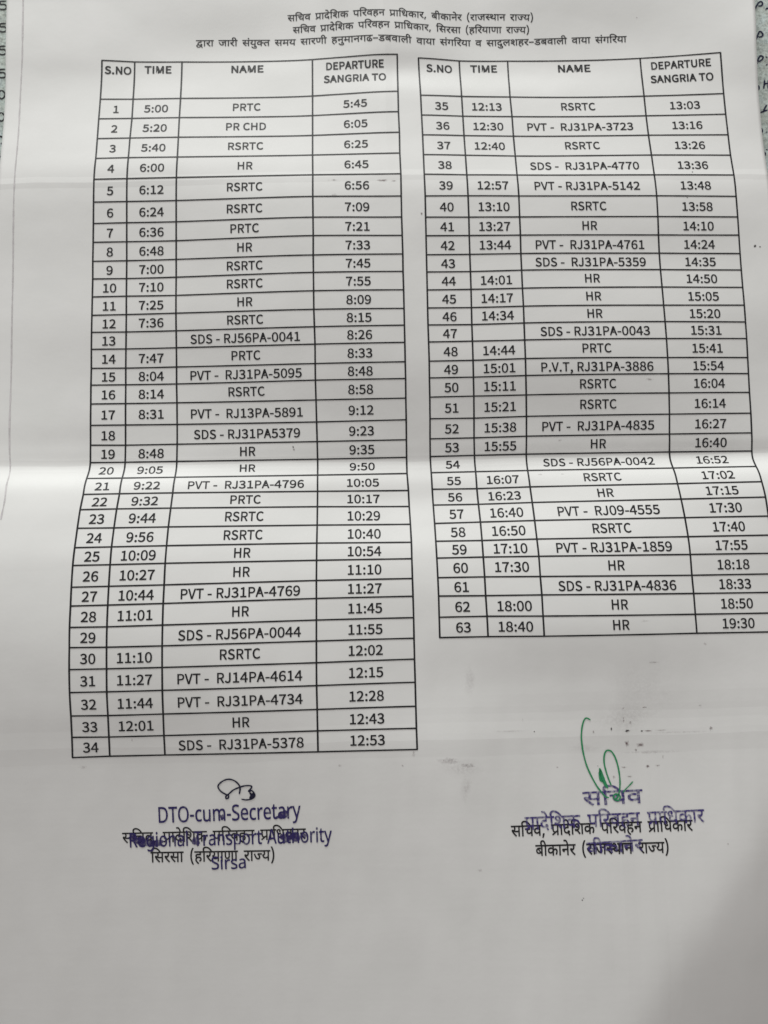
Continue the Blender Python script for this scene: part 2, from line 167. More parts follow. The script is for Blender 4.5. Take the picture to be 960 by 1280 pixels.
INDIC = {
6: '-184,784 -176,804 -160,820 -141,829 -119,829 -99,820 -84,804 -76,784 -76,760 -84,740 -99,724 -119,715 -141,715 -160,724 -176,740 -184,760',
25: '777,551 452,551 452,349 477,371 505,386 536,396 569,399 600,396 628,389 653,376 675,358 693,335 706,307 713,275 716,239 712,192 701,141 681,90 651,39 579,80 602,114 620,154 632,196 636,237 631,278 625,294 616,307 606,317 593,324 579,329 562,330 535,326 508,312 480,290 452,258 452,0 371,0 371,174 344,154 312,136 272,122 226,118 180,123 138,137 118,148 100,161 85,176 71,194 60,215 52,238 48,263 46,290 49,328 60,362 77,391 101,417 131,438 164,452 202,461 256,464 339,454 333,381 292,388 249,391 222,389 198,384 177,376 159,365 145,351 135,334 129,314 127,292 129,267 135,246 144,228 158,214 173,202 190,194 209,190 249,189 289,200 323,220 371,260 371,551 0,551 0,622 777,622',
27: '208,551 207,222 201,201 189,186 171,179 147,179 120,190 93,210 70,236 52,265 42,294 42,319 49,337 63,351 86,358 127,359 127,551 0,551 0,622 578,622 578,551 474,551 474,0 393,0 393,551',
30: '649,551 545,551 545,0 465,0 465,165 436,148 403,133 364,122 317,118 280,121 247,129 217,142 190,161 169,184 153,211 144,241 142,289 148,317 160,342 185,371 38,369 38,441 389,440 382,370 322,368 298,364 276,356 256,346 241,332 230,315 223,296 221,274 223,254 228,236 237,222 250,210 281,193 317,188 363,193 384,200 420,221 465,260 465,551 0,551 0,622 649,622',
32: '653,551 653,0 572,0 572,370 378,373 410,340 436,303 452,262 458,218 453,176 446,157 426,126 399,104 366,88 330,81 284,82 258,88 233,97 209,110 185,128 162,151 139,179 117,212 95,250 52,345 31,401 102,426 125,363 149,308 173,261 198,222 224,192 250,170 278,157 306,153 335,157 358,170 367,180 374,193 379,227 377,249 371,270 362,290 332,329 295,362 273,377 302,441 572,441 572,551 0,551 0,622 757,622 757,551',
37: '344,222 314,218 248,197 205,228 169,263 155,283 145,304 139,327 138,366 143,390 152,410 166,426 186,441 213,453 245,461 285,465 401,465 401,551 0,551 0,622 592,622 592,551 482,551 482,394 262,392 237,384 225,374 218,357 218,335 225,315 261,277 309,290 362,294 397,292 430,285 459,273 485,256 506,236 522,212 531,185 534,154 531,122 522,93 506,67 485,44 457,24 424,11 383,3 337,0 289,3 244,11 202,25 162,44 124,68 89,94 56,125 25,158 86,207 115,175 144,148 173,125 202,106 233,92 266,82 300,76 337,74 388,79 424,94 446,118 453,152 451,168 447,183 439,195 428,204 415,212 380,221',
38: '307,0 269,2 234,7 201,15 170,28 143,43 118,61 97,82 79,106 65,134 54,163 48,196 46,231 48,265 55,295 66,323 82,348 101,371 124,390 149,407 177,420 207,431 238,439 271,444 305,446 305,551 0,551 0,622 577,622 577,551 385,551 385,375 316,374 267,370 231,362 201,349 174,331 151,306 135,276 127,241 128,193 134,168 144,146 158,126 176,109 196,95 221,83 248,75 237,116 233,157 237,190 250,221 270,248 298,270 335,283 380,288 425,283 460,270 488,248 508,221 519,190 523,157 519,124 509,94 491,67 466,44 434,24 397,11 355,3|307,122 316,87 323,70 373,76 394,84 413,94 428,106 439,121 446,138 448,157 444,184 430,204 410,217 385,221 353,216 340,209 328,200 318,188 312,174 307,158',
39: '634,551 634,0 553,0 553,551 420,551 419,301 415,265 407,236 393,210 374,186 347,167 314,154 274,147 251,146 208,150 170,161 139,179 114,205 99,231 88,263 81,303 79,352 79,551 0,551 0,622 737,622 737,551|273,219 293,225 309,235 326,258 333,277 339,333 339,551 160,551 160,334 166,280 173,260 184,243 198,231 214,222 236,218',
40: '481,551 481,0 400,0 400,328 262,328 217,325 185,318 160,307 140,288 132,274 128,257 126,237 128,213 135,189 147,165 163,142 208,94 271,40 217,-12 132,68 96,109 68,151 51,195 45,242 48,275 58,305 74,330 93,351 125,373 163,388 211,396 272,399 400,399 400,551 0,551 0,622 584,622 584,551',
41: '553,551 553,0 472,0 472,180 440,162 403,146 359,136 308,132 267,135 229,144 195,159 164,180 136,208 114,240 96,278 83,322 127,333 164,346 194,361 216,378 233,396 245,418 253,441 255,467 254,490 249,511 242,528 232,542 219,554 205,562 189,566 159,567 139,561 123,549 115,532 114,521 119,498 134,480 160,468 195,461 187,391 156,397 129,405 105,417 84,430 67,447 56,468 48,492 46,519 48,545 55,568 67,588 82,604 102,616 123,625 147,630 192,631 232,622 268,605 299,578 312,561 322,542 330,520 334,496 336,469 334,434 326,402 314,374 296,349 274,327 248,307 217,290 182,274 206,243 234,220 250,213 290,204 339,204 384,214 421,234 456,260 472,275 472,551 390,551 390,622 656,622 656,551',
42: '413,-58 373,11 342,73 287,68 245,71 202,78 162,92 124,112 92,140 68,176 58,196 51,219 46,272 50,313 62,348 79,377 102,401 139,426 183,443 234,453 295,456 295,551 0,551 0,622 534,622 534,551 376,551 376,385 299,385 253,381 216,374 186,362 163,347 145,328 133,305 127,277 128,237 136,214 148,193 166,174 188,159 216,149 249,142 312,141 306,176 307,192 311,206 318,217 338,232 361,239 393,238 411,234 426,226 438,216 455,190 461,162 457,134 446,112 430,97 410,86 438,36 480,-24',
43: '630,551 526,551 526,0 445,0 445,150 413,132 378,116 336,106 283,103 246,106 213,113 184,126 158,144 138,165 123,191 114,219 112,264 116,290 125,315 148,348 105,370 87,385 72,402 59,421 49,442 44,466 42,493 45,522 52,548 65,571 83,592 105,610 130,622 157,630 187,632 212,630 236,625 257,616 276,604 291,589 302,572 309,552 311,531 308,508 301,486 288,464 271,443 210,482 219,492 229,515 230,526 228,541 220,554 206,565 184,568 158,562 136,546 121,521 116,489 120,460 132,438 149,421 172,409 197,402 223,397 254,403 300,405 333,402 326,332 298,333 253,328 235,321 220,312 207,301 198,288 193,272 191,254 193,235 198,218 207,204 220,193 235,184 271,174 318,174 341,178 362,185 400,206 431,231 445,245 445,551 383,551 383,622 630,622',
44: '0,622 569,622 569,551 466,551 466,0 385,0 385,298 204,298 203,231 196,210 182,196 164,189 141,189 115,200 89,220 66,246 48,275 38,304 38,329 45,347 59,361 82,368 385,369 385,551 0,551',
46: '479,551 479,0 398,0 398,191 368,174 335,159 298,149 254,146 216,149 182,160 152,175 128,194 106,223 91,258 82,301 79,358 79,551 0,551 0,622 583,622 583,551|398,551 160,551 162,317 169,273 185,246 203,230 220,223 240,218 283,218 320,228 355,246 398,280',
48: '585,551 482,551 482,0 401,0 401,165 371,148 336,132 293,122 241,118 188,123 140,139 119,151 101,164 85,180 71,198 60,217 52,238 48,261 46,286 50,326 61,362 80,392 106,418 139,438 176,452 218,461 289,463 369,454 363,385 318,392 268,395 230,392 365,224 401,256 401,551 0,551 0,622 585,622|127,287 129,263 135,242 146,224 160,210 178,198 198,190 219,186 268,186 308,195 168,370 150,354 137,335 130,313',
50: '509,551 509,0 428,0 428,250 207,250 206,198 199,174 185,159 168,152 149,152 129,158 109,170 89,186 71,205 57,226 45,248 40,268 40,287 47,302 61,314 84,320 126,321 126,551 0,551 0,622 612,622 612,551|428,551 207,551 207,321 428,321',
51: '595,622 595,551 491,551 491,0 410,0 410,179 379,162 343,146 301,136 253,132 210,136 172,147 137,166 108,192 82,225 62,263 48,305 38,353 92,369 113,378 130,390 143,403 152,418 158,436 159,471 154,497 123,551 0,551 0,622|129,301 152,258 165,241 180,228 196,217 215,209 236,205 283,204 327,215 364,235 396,260 410,274 410,551 211,551 224,525 233,498 238,472 240,445 233,396 212,355 178,324',
52: '395,42 341,-12 230,87 138,181 75,256 57,284 46,305 42,323 40,340 44,358 55,376 64,383 88,392 116,392 138,387 157,375 181,349 215,372 238,399 252,431 256,468 251,514 239,551 0,551 0,622 424,622 424,551 320,551 332,510 336,458 330,407 324,385 302,347 272,314 234,288 167,254 216,201 272,146 332,93',
54: '0,551 0,622 693,622 693,551 589,551 589,0 508,0 508,355 494,356 470,353 445,344 420,327 397,300 375,262 356,208 279,232 293,275 311,313 263,342 238,350 209,353 190,352 174,347 159,340 148,330 138,318 131,304 126,271 131,234 148,198 174,163 210,126 309,40 255,-12 149,84 106,129 73,176 61,199 52,224 47,249 45,275 47,300 51,323 59,344 70,362 97,390 131,410 168,422 204,426 246,422 284,412 320,394 354,370 385,394 419,412 457,422 508,426 508,551',
57: '571,551 467,551 467,0 387,0 387,165 358,148 324,132 282,122 233,118 182,123 137,139 99,164 84,180 70,198 60,217 52,238 48,261 46,286 50,326 60,362 78,392 104,418 135,438 170,452 210,461 278,463 354,454 349,381 306,388 259,391 230,389 204,384 181,376 162,364 147,349 136,331 129,311 127,287 129,263 135,243 145,226 158,212 175,202 193,194 213,190 260,189 283,194 305,201 342,222 387,260 387,551 0,551 0,622 571,622',
58: '105,190 76,199 53,216 46,227 41,240 41,269 50,291 68,306 91,313 113,314 132,310 152,302 191,276 215,286 236,299 256,315 273,335 287,358 297,384 303,412 305,443 303,470 298,493 288,514 276,532 260,547 242,558 221,564 184,565 162,558 146,545 139,527 139,508 143,492 153,475 172,460 201,449 244,442 270,440 253,370 209,375 171,385 139,399 112,418 92,439 78,463 69,489 66,517 68,541 75,563 86,583 102,600 121,614 145,624 172,630 204,632 250,627 292,610 312,598 329,584 345,566 358,546 370,524 378,499 382,471 384,440 382,406 375,374 365,342 350,312 331,285 308,260 283,239 254,221 298,180 341,134 380,88 414,43 350,-1 301,65 258,118 217,160 179,194 151,190|591,551 591,0 510,0 510,551 421,551 421,622 695,622 695,551',
60: '587,551 587,0 506,0 506,266 448,254 380,251 337,253 292,258 248,267 212,277 167,253 212,200 264,146 320,92 380,42 326,-12 220,87 133,181 73,256 55,284 46,305 40,340 44,358 55,376 64,383 88,392 116,392 138,387 157,375 181,350 199,372 210,398 215,428 216,486 207,534 201,551 0,551 0,622 691,622 691,551|388,322 456,328 506,339 506,551 281,551 293,511 298,458 296,419 288,385 277,356 262,333 315,325',
61: '321,69 354,82 380,98 390,108 397,120 402,133 403,148 401,166 396,182 387,196 374,208 357,217 336,224 310,228 280,229 248,227 219,222 195,213 174,200 159,185 147,167 140,147 139,109 144,79 157,49 180,17 216,-19 302,-89 248,-142 167,-73 135,-41 108,-9 86,23 70,57 61,92 58,130 62,166 74,198 92,225 115,248 97,268 82,292 72,320 69,352 72,378 79,400 91,418 106,433 131,448 158,458 191,463 361,465 361,551 0,551 0,622 546,622 546,551 442,551 442,394 194,392 169,384 157,374 150,357 150,337 155,320 183,284 232,296 284,300 347,295 373,288 396,279 434,255 449,240 469,207 480,172 481,153 479,125 472,100 462,77 447,57 428,39 405,24 379,12 348,2',
66: '170,551 170,0 89,0 89,551 0,551 0,622 273,622 273,551',
67: '89,551 0,551 0,622 80,622 60,669 55,695 53,724 57,761 68,794 86,824 111,849 142,870 179,884 220,893 266,896 334,891 399,877 460,853 516,820 569,778 618,730 663,676 704,615 620,615 542,706 459,772 373,811 283,824 250,822 221,817 195,807 174,794 156,778 144,760 136,738 135,699 139,673 165,622 273,622 273,551 170,551 170,0 89,0',
68: '-185,615 -200,649 -211,682 -218,714 -220,748 -217,779 -210,807 -196,832 -178,854 -155,873 -128,886 -96,893 -61,896 -32,894 -6,889 18,880 39,868 58,851 76,831 93,807 122,746 150,668 163,622 273,622 273,551 170,551 170,0 89,0 89,551 0,551 0,622 87,622 58,712 44,747 28,776 12,797 -8,813 -31,822 -57,825 -76,823 -92,819 -106,811 -118,800 -127,787 -134,771 -139,733 -136,701 -129,672 -105,615',
69: '-248,-12 -193,5 -136,11 -101,9 -69,1 -42,-11 -20,-28 -1,-48 12,-72 19,-99 22,-129 19,-158 10,-184 -4,-208 -24,-229 -50,-246 -81,-258 -116,-266 -157,-268 -204,-265 -247,-256 -288,-242 -324,-222 -359,-197 -392,-168 -424,-136 -455,-100 -394,-57 -356,-101 -320,-136 -284,-163 -246,-182 -204,-192 -157,-196 -111,-191 -78,-178 -58,-154 -51,-122 -53,-107 -57,-93 -65,-82 -88,-66 -116,-58 -144,-57 -168,-60 -222,-79',
75: '-169,615 -190,686 -210,740 -232,778 -256,804 -283,818 -315,823 -354,818 -385,809 -409,882 -367,892 -318,896 -292,894 -268,890 -245,882 -224,870 -205,856 -187,836 -170,812 -138,750 -108,666 -94,615',
183: '618,551 452,551 452,334 475,348 501,358 531,366 567,368 631,368 631,297 558,296 522,291 495,281 452,253 452,0 371,0 371,174 344,154 312,136 272,122 226,118 180,123 138,137 118,148 100,161 85,176 71,194 60,215 52,238 48,263 46,290 49,328 60,362 77,391 101,417 131,438 164,452 202,461 256,464 339,454 333,381 292,388 249,391 222,389 198,384 177,376 159,365 145,351 135,334 129,314 127,292 129,267 135,246 144,228 158,214 173,202 190,194 209,190 249,189 289,200 323,220 371,260 371,551 0,551 0,622 618,622',
190: '0,622 587,622 587,551 0,551|572,370 378,373 410,340 436,303 452,262 458,218 453,176 446,157 426,126 399,104 366,88 330,81 284,82 258,88 233,97 209,110 185,128 162,151 139,179 117,212 95,250 52,345 31,401 102,426 125,363 149,308 173,261 198,222 224,192 250,170 278,157 306,153 335,157 358,170 367,180 374,193 379,227 377,249 371,270 362,290 332,329 295,362 273,377 302,441 572,441',
215: '384,322 438,326 478,332 486,260 435,253 380,251 337,253 292,258 248,267 212,277 167,253 212,200 264,146 320,92 380,42 326,-12 220,87 133,181 73,256 55,284 46,305 40,340 44,358 55,376 64,383 88,392 116,392 138,387 157,375 181,350 199,372 210,398 215,428 216,486 207,534 201,551 0,551 0,622 403,622 403,551 281,551 293,511 298,458 296,419 288,385 277,356 262,333 315,325',
274: '45,53 214,153 188,159 166,168 145,179 128,194 106,223 91,258 82,301 79,358 79,551 0,551 0,622 583,622 583,551 479,551 479,0 398,0 398,193 92,-13|398,551 160,551 162,317 169,273 185,246 203,230 220,223 239,218 281,218 319,228 354,246 398,280',
529: '227,-125 174,-120 129,-104 92,-80 64,-48 53,-30 46,-10 41,11 40,33 42,61 48,87 59,111 73,132 91,150 112,165 136,178 163,187 150,227 146,272 150,313 162,348 179,377 202,401 239,426 284,443 334,453 395,456 395,551 0,551 0,622 634,622 634,551 476,551 476,385 399,385 353,381 316,374 286,362 273,355 253,338 238,316 230,291 227,262 229,237 237,214 249,193 266,174 289,159 317,149 351,142 411,141 406,176 407,192 411,206 418,217 438,232 461,239 493,238 511,234 526,226 538,216 555,190 561,162 557,133 544,112 525,95 501,83 585,-138 516,-166 459,-6 414,-51 362,-90 334,-105 301,-116 266,-123|119,34 121,11 127,-8 138,-23 152,-36 188,-51 229,-56 271,-51 309,-37 343,-16 374,11 403,41 428,72 394,70 346,73 296,83 250,100 210,127 174,114 145,94 134,81 126,67 121,51',
795: '213,-165 178,-112 148,-55 123,5 103,68 88,134 77,201 70,268 68,337 70,406 77,474 87,539 102,604 122,665 147,724 178,779 213,832 294,832 262,778 234,721 210,661 190,599 174,535 162,470 155,403 153,336 155,270 162,204 173,138 189,74 209,10 234,-51 262,-109 295,-165',
796: '60,-165 92,-111 120,-54 144,6 164,69 180,133 191,198 198,264 200,330 198,397 191,463 180,528 164,594 145,657 120,718 92,776 59,832 141,832 176,779 206,722 231,662 251,598 266,532 277,465 284,398 286,329 284,260 277,193 266,127 251,63 231,1 206,-58 176,-113 141,-165',
799: '46,-129 74,-3 95,116 192,116 199,105 183,50 138,-72 113,-129',
830: '40,343 460,343 460,261 40,261',}
LINES = json.loads('''{"h1":{"g":[[60,0],
[67,676],
[30,935],
[57,1569],
[274,2555],
[66,3123],
[42,3382],
[75,3902],
[67,3902],
[58,4161],
[25,4841],
[46,6033],
[67,6601],
[52,6860],
[57,7269],
[61,7825],
[44,8356],
[274,9341],
[66,9909],
[67,10168],
[43,10427],
[25,11042],
[66,11804],
[52,12063],
[799,12472],
[48,13170],
[68,13741],
[25,14000],
[66,14762],
[44,15021],
[75,15576],
[52,15576],
[795,16415],
[52,16769],
[66,17178],
[32,17437],
[215,18179],
[41,18568],
[66,19210],
[44,19469],
[52,20454],
[66,20863],
[190,21122],
[51,21694],
[796,22274]],"w":22628,"p":[[-2329,15436],
[-1703,15439],
[-997,15404],
[-7,15376],
[1067,15332],
[2130,15318],
[3320,15378],
[4635,15335]]},"h2":{"g":[[60,0],
[67,676],
[30,935],
[57,1569],
[274,2555],
[66,3123],
[42,3382],
[75,3902],
[67,3902],
[58,4161],
[25,4841],
[46,6033],
[67,6601],
[52,6860],
[57,7269],
[61,7825],
[44,8356],
[274,9341],
[66,9909],
[67,10168],
[43,10427],
[25,11042],
[66,11804],
[52,12063],
[799,12472],
[67,13170],
[60,13429],
[52,14105],
[60,14514],
[66,15190],
[795,15879],
[61,16233],
[67,16764],
[52,17023],
[51,17432],
[66,18012],
[39,18271],
[66,18994],
[52,19683],
[66,20092],
[190,20351],
[51,20923],
[796,21503]],"w":21857,"p":[[-2186,15074],
[-1845,15074],
[-924,15044],
[120,15019],
[1170,14964],
[2211,14941],
[3240,14999],
[4512,14981]]},"h3":{"g":[[529,0],
[66,620],
[52,879],
[66,1288],
[32,1977],
[66,2719],
[52,2978],
[68,3387],
[60,4076],
[6,4752],
[51,4752],
[69,5332],
[183,5332],
[40,5935],
[60,6935],
[50,7611],
[51,8209],
[60,9219],
[66,9895],
[52,10154],
[39,10563],
[68,11286],
[61,11975],
[44,12506],
[69,13061],
[50,13061],
[66,13659],
[44,13918],
[27,14473],
[38,15036],
[830,15599],
[37,16099],
[48,16676],
[57,17247],
[66,17803],
[54,18062],
[68,18740],
[57,19429],
[66,19985],
[51,20244],
[66,20824],
[60,21513],
[6,22189],
[27,22189],
[67,22752],
[52,23011],
[51,23420],
[66,24000],
[57,24689],
[60,25675],
[66,26351],
[42,26610],
[69,27130],
[54,27130],
[58,27808],
[61,28488],
[52,29019],
[830,29428],
[37,29928],
[48,30505],
[57,31076],
[66,31632],
[54,31891],
[68,32569],
[57,33258],
[66,33814],
[51,34073],
[66,34653],
[60,35342],
[6,36018],
[27,36018],
[67,36581],
[52,36840],
[51,37249],
[66,37829]],"w":38088,"p":[[-4914,14729],
[-4039,14730],
[-3251,14723],
[-2461,14715],
[-1644,14706],
[-559,14647],
[602,14592],
[1474,14530],
[2313,14564],
[3819,14619],
[5137,14641],
[5953,14654],
[7233,14642]]},"pl1":{"g":[[60,0],
[67,676],
[30,935],
[57,1569],
[799,2125],
[274,2823],
[66,3391],
[42,3650],
[75,4170],
[67,4170],
[58,4429],
[25,5109],
[46,6301],
[67,6869],
[52,7128],
[57,7537],
[61,8093],
[44,8624],
[274,9609],
[66,10177],
[67,10436],
[43,10695],
[25,11310],
[66,12072],
[52,12331]],"w":12740,"p":[[-6322,-6410],
[-4175,-6401],
[-1936,-6385]]},"pl2":{"g":[[67,0],
[60,259],
[52,935],
[60,1344],
[66,2020],
[795,2709],
[61,3063],
[67,3594],
[52,3853],
[51,4262],
[66,4842],
[39,5101],
[66,5824],
[52,6513],
[66,6922],
[190,7181],
[51,7753],
[796,8333]],"w":8687,"p":[[-5653,-6884],
[-2673,-6884]]},"pr1":{"g":[[60,0],
[67,676],
[30,935],
[57,1569],
[799,2125],
[274,2823],
[66,3391],
[42,3650],
[75,4170],
[67,4170],
[58,4429],
[25,5109],
[46,6301],
[67,6869],
[52,7128],
[57,7537],
[61,8093],
[44,8624],
[274,9609],
[66,10177],
[67,10436],
[43,10695],
[25,11310],
[66,12072],
[52,12331]],"w":12740,"p":[[2971,-6430],
[5095,-6403],
[7306,-6386]]},"pr2":{"g":[[48,0],
[68,571],
[25,830],
[66,1592],
[44,1851],
[75,2406],
[52,2406],
[795,3245],
[52,3599],
[66,4008],
[32,4267],
[215,5009],
[41,5398],
[66,6040],
[44,6299],
[52,7284],
[66,7693],
[190,7952],
[51,8524],
[796,9104]],"w":9458,"p":[[3537,-6888],
[6721,-6877]]},"sr1":{"g":[[60,0],
[67,676],
[30,935],
[57,1569]],"w":2125,"p":[[4716,-5717],
[6139,-5686]]},"sr2":{"g":[[274,0],
[66,568],
[42,827],
[75,1347],
[67,1347],
[58,1606],
[25,2286],
[46,3478],
[67,4046],
[52,4305],
[57,4714],
[61,5270],
[44,5801],
[274,6786],
[66,7354],
[67,7613],
[43,7872],
[25,8487],
[66,9249],
[52,9508]],"w":9917,"p":[[3301,-6261],
[5487,-6218],
[7599,-6171]]},"sr3":{"g":[[48,0],
[68,571],
[25,830],
[66,1592],
[44,1851],
[75,2406],
[52,2406]],"w":2815,"p":[[4758,-6866],
[6086,-6810]]},"st1":{"s":"DTO-cum-Secretary","p":[[-5469,-6057],
[-3688,-6037],
[-2044,-6003]]},"st2":{"s":"Regional Transport Authority","p":[[-6175,-6634],
[-3701,-6619],
[-1310,-6586]]},"st3":{"s":"Sirsa","p":[[-4212,-7203],
[-3349,-7178]]}}''')
STROKES = json.loads('''{"g1":[[4977,-3870],
[4916,-3830],
[4854,-3823],
[4801,-3900],
[4759,-4052],
[4738,-4259],
[4747,-4453],
[4773,-4661],
[4826,-4896],
[4896,-5089],
[4986,-5282],
[5076,-5448],
[5142,-5536],
[5248,-5669],
[5344,-5704]],"g2":[[5414,-5429],
[5352,-5264],
[5297,-5072],
[5263,-4879],
[5274,-4714],
[5317,-4619],
[5383,-4596],
[5466,-4642],
[5544,-4790],
[5597,-4997],
[5622,-5216],
[5621,-5406],
[5589,-5596],
[5541,-5703],
[5483,-5742],
[5444,-5673],
[5517,-5621],
[5612,-5677],
[5565,-5771],
[5454,-5750]],"g3":[[5148,-5008],
[5176,-5123],
[5220,-5261],
[5275,-5398],
[5327,-5481]],"g4":[[5166,-5041],
[5152,-5150],
[5168,-5287],
[5228,-5337]],"g5":[[5940,-5338],
[5851,-5425],
[5747,-5518],
[5673,-5598]],"b1":[[-3500,-5416],
[-3475,-5255],
[-3536,-5146],
[-3642,-5072],
[-3767,-5051],
[-3893,-5095],
[-3988,-5179],
[-3997,-5244],
[-3935,-5335],
[-3822,-5409],
[-3758,-5435],
[-3767,-5500],
[-3813,-5510],
[-3816,-5456],
[-3739,-5393],
[-3630,-5305],
[-3474,-5244],
[-3359,-5215],
[-3234,-5217],
[-3199,-5254],
[-3273,-5349],
[-3201,-5333],
[-3148,-5388],
[-3132,-5460],
[-3205,-5530],
[-3331,-5552],
[-3456,-5532]],"b2":[[-3255,-5367],
[-3214,-5440],
[-3240,-5511],
[-3168,-5477],
[-3184,-5405],
[-3142,-5442]],"hl":[[[-10313,16146],
[-10471,16137],
[-10470,16053],
[-10357,16046],
[-10299,15979],
[-10332,15908],
[-10445,15898],
[-10491,15934]],
[[-10303,15480],
[-10461,15470],
[-10460,15387],
[-10347,15381],
[-10290,15313],
[-10322,15243],
[-10435,15233],
[-10480,15269]],
[[-10305,14805],
[-10462,14796],
[-10460,14713],
[-10348,14706],
[-10291,14639],
[-10324,14569],
[-10436,14559],
[-10481,14595]],
[[-10306,14121],
[-10462,14112],
[-10461,14030],
[-10349,14023],
[-10292,13956],
[-10325,13886],
[-10436,13877],
[-10482,13913]],
[[-10397,13513],
[-10486,13444],
[-10484,13327],
[-10393,13255],
[-10316,13324],
[-10306,13417],
[-10397,13513]],
[[-10398,12858],
[-10487,12790],
[-10485,12673],
[-10394,12602],
[-10317,12670],
[-10308,12763],
[-10398,12858]],
[[-10521,12128],
[-10432,12161],
[-10354,12125],
[-10336,11985],
[-10407,11940]],
[[-10511,11526],
[-10401,11570],
[-10355,11499]]],"hr":[[[10951,15507],
[11010,15618],
[11080,15717],
[11146,15750],
[11189,15693],
[11149,15626],
[11053,15617]],
[[11259,15490],
[11293,15534],
[11337,15545],
[11389,15521]],
[[10931,14592],
[10980,14702],
[11041,14835],
[11084,14852],
[11144,14777],
[11119,14711],
[11054,14690],
[11005,14702]],
[[10911,13860],
[10950,13981],
[11010,14102],
[11043,14130],
[11111,14100],
[11091,14034],
[11024,13980],
[10970,13970]],
[[11179,14099],
[11242,14082]],
[[11182,13844],
[11231,13887]],
[[10905,13264],
[10949,13208],
[10930,13142],
[10891,13125]],
[[11115,13425],
[11102,13293],
[11072,13150]],
[[11095,13282],
[11199,13324]],
[[11225,13423],
[11199,13148]],
[[10927,12455],
[10981,12469],
[11056,12497],
[11153,12532]],
[[11024,12486],
[11083,12595],
[11141,12682]],
[[10954,12006],
[10966,11918],
[10946,11853]],
[[11063,11877],
[11116,11893]],
[[11009,11307],
[11012,11241],
[10987,11176]],
[[11041,11382],
[11086,11360]]],"cl":[[-9722,16064],
[-9721,15992],
[-9680,14514],
[-9688,13808],
[-9692,13474],
[-9685,12837],
[-9634,11572],
[-9615,10583],
[-9607,8792],
[-9580,6600],
[-9548,4447],
[-9501,3172],
[-9390,2310],
[-9318,1776],
[-9321,1268]]}''')
SMUDGES = json.loads('''[[3604,-4110,16,19,0.8],
[5469,-4102,16,44,0.8],
[5034,-4155,19,32,0.35],
[5783,-3599,39,16,0.5],
[6302,-3593,45,13,0.4],
[5856,-4143,52,29,0.8],
[6212,-4158,32,16,1],
[6361,-4156,71,10,0.6],
[6686,-4151,97,6,0.3],
[5774,-3887,16,45,0.45],
[5934,-3954,26,25,0.4],
[5832,-4441,42,57,0.6],
[6154,-4480,71,44,0.5],
[6051,-4604,26,25,0.5],
[7891,-4131,33,44,0.6],
[7655,-3583,33,16,0.3],
[5742,-5005,52,9,0.4],
[6310,-4994,45,25,0.6],
[6549,-4981,45,16,0.35],
[5859,-5226,51,9,0.35],
[5485,-5236,19,37,0.4],
[5112,-4965,13,19,0.5],
[4133,-4966,26,9,0.3],
[6696,-4783,13,31,0.3],
[3337,-3832,13,32,0.25],
[-1081,10246,107,20,0.3],
[243,10208,117,24,0.5],
[541,10188,64,18,0.4],
[-1042,9795,64,28,0.5],
[1262,9229,21,29,0.6],
[10211,8306,35,35,0.9],
[10352,8283,20,20,0.7],
[-2237,3087,23,34,0.8],
[-2217,3023,21,21,0.6],
[7121,4671,75,21,0.3],
[-1084,-4792,29,19,0.5],
[408,-4832,19,19,0.4],
[-1127,-3961,48,17,0.5],
[683,-4557,29,66,0.25],
[-7204,-4689,76,29,0.2],
[4751,3127,42,9,0.4],
[4167,2227,41,9,0.35],
[4742,2222,36,9,0.3],
[4597,-8045,15,20,1],
[4629,-8005,15,16,0.9],
[6543,-2518,79,19,0.25],
[6330,-1509,79,29,0.15],
[8435,9655,13,14,0.8],
[8656,10421,11,13,0.8],
[7823,-2109,25,24,0.25],
[2200,-7326,57,28,0.15],
[8126,-6833,19,18,0.5],
[-6009,-4054,15,29,0.3],
[7541,15247,13,14,0.4],
[7918,14166,13,15,0.5],
[5690,-3885,583,286,0.06],
[6199,-3128,685,481,0.035],
[1544,-4749,212,56,0.22],
[2002,-4874,135,38,0.3],
[1789,-4924,385,131,0.06],
[1929,-5397,96,206,0.08],
[2105,-2856,97,287,0.07],
[3070,-4091,386,19,0.14],
[7139,-4207,585,19,0.1],
[6437,-4664,485,28,0.14],
[4795,-4530,290,76,0.06]]''')

# ------------------------------------------------------------------ camera
cam_data = bpy.data.cameras.new('camera')
cam_data.sensor_fit = 'VERTICAL'; cam_data.sensor_height = 36.0; cam_data.lens = 26.0
cam_data.clip_start = 0.01; cam_data.clip_end = 50.0
cam_data.dof.use_dof = True; cam_data.dof.focus_distance = 0.183; cam_data.dof.aperture_fstop = 20.0
cam = bpy.data.objects.new('camera', cam_data); scene.collection.objects.link(cam)
p_, r_, y_ = (math.radians(a) for a in CAM_ROT)
rot = Matrix.Rotation(y_, 3, 'Y') @ Matrix.Rotation(p_, 3, 'X') @ Matrix.Rotation(r_, 3, 'Z')
cam.matrix_world = Matrix.Translation(Vector(CAM_POS) * MM) @ rot.to_4x4()
scene.camera = cam

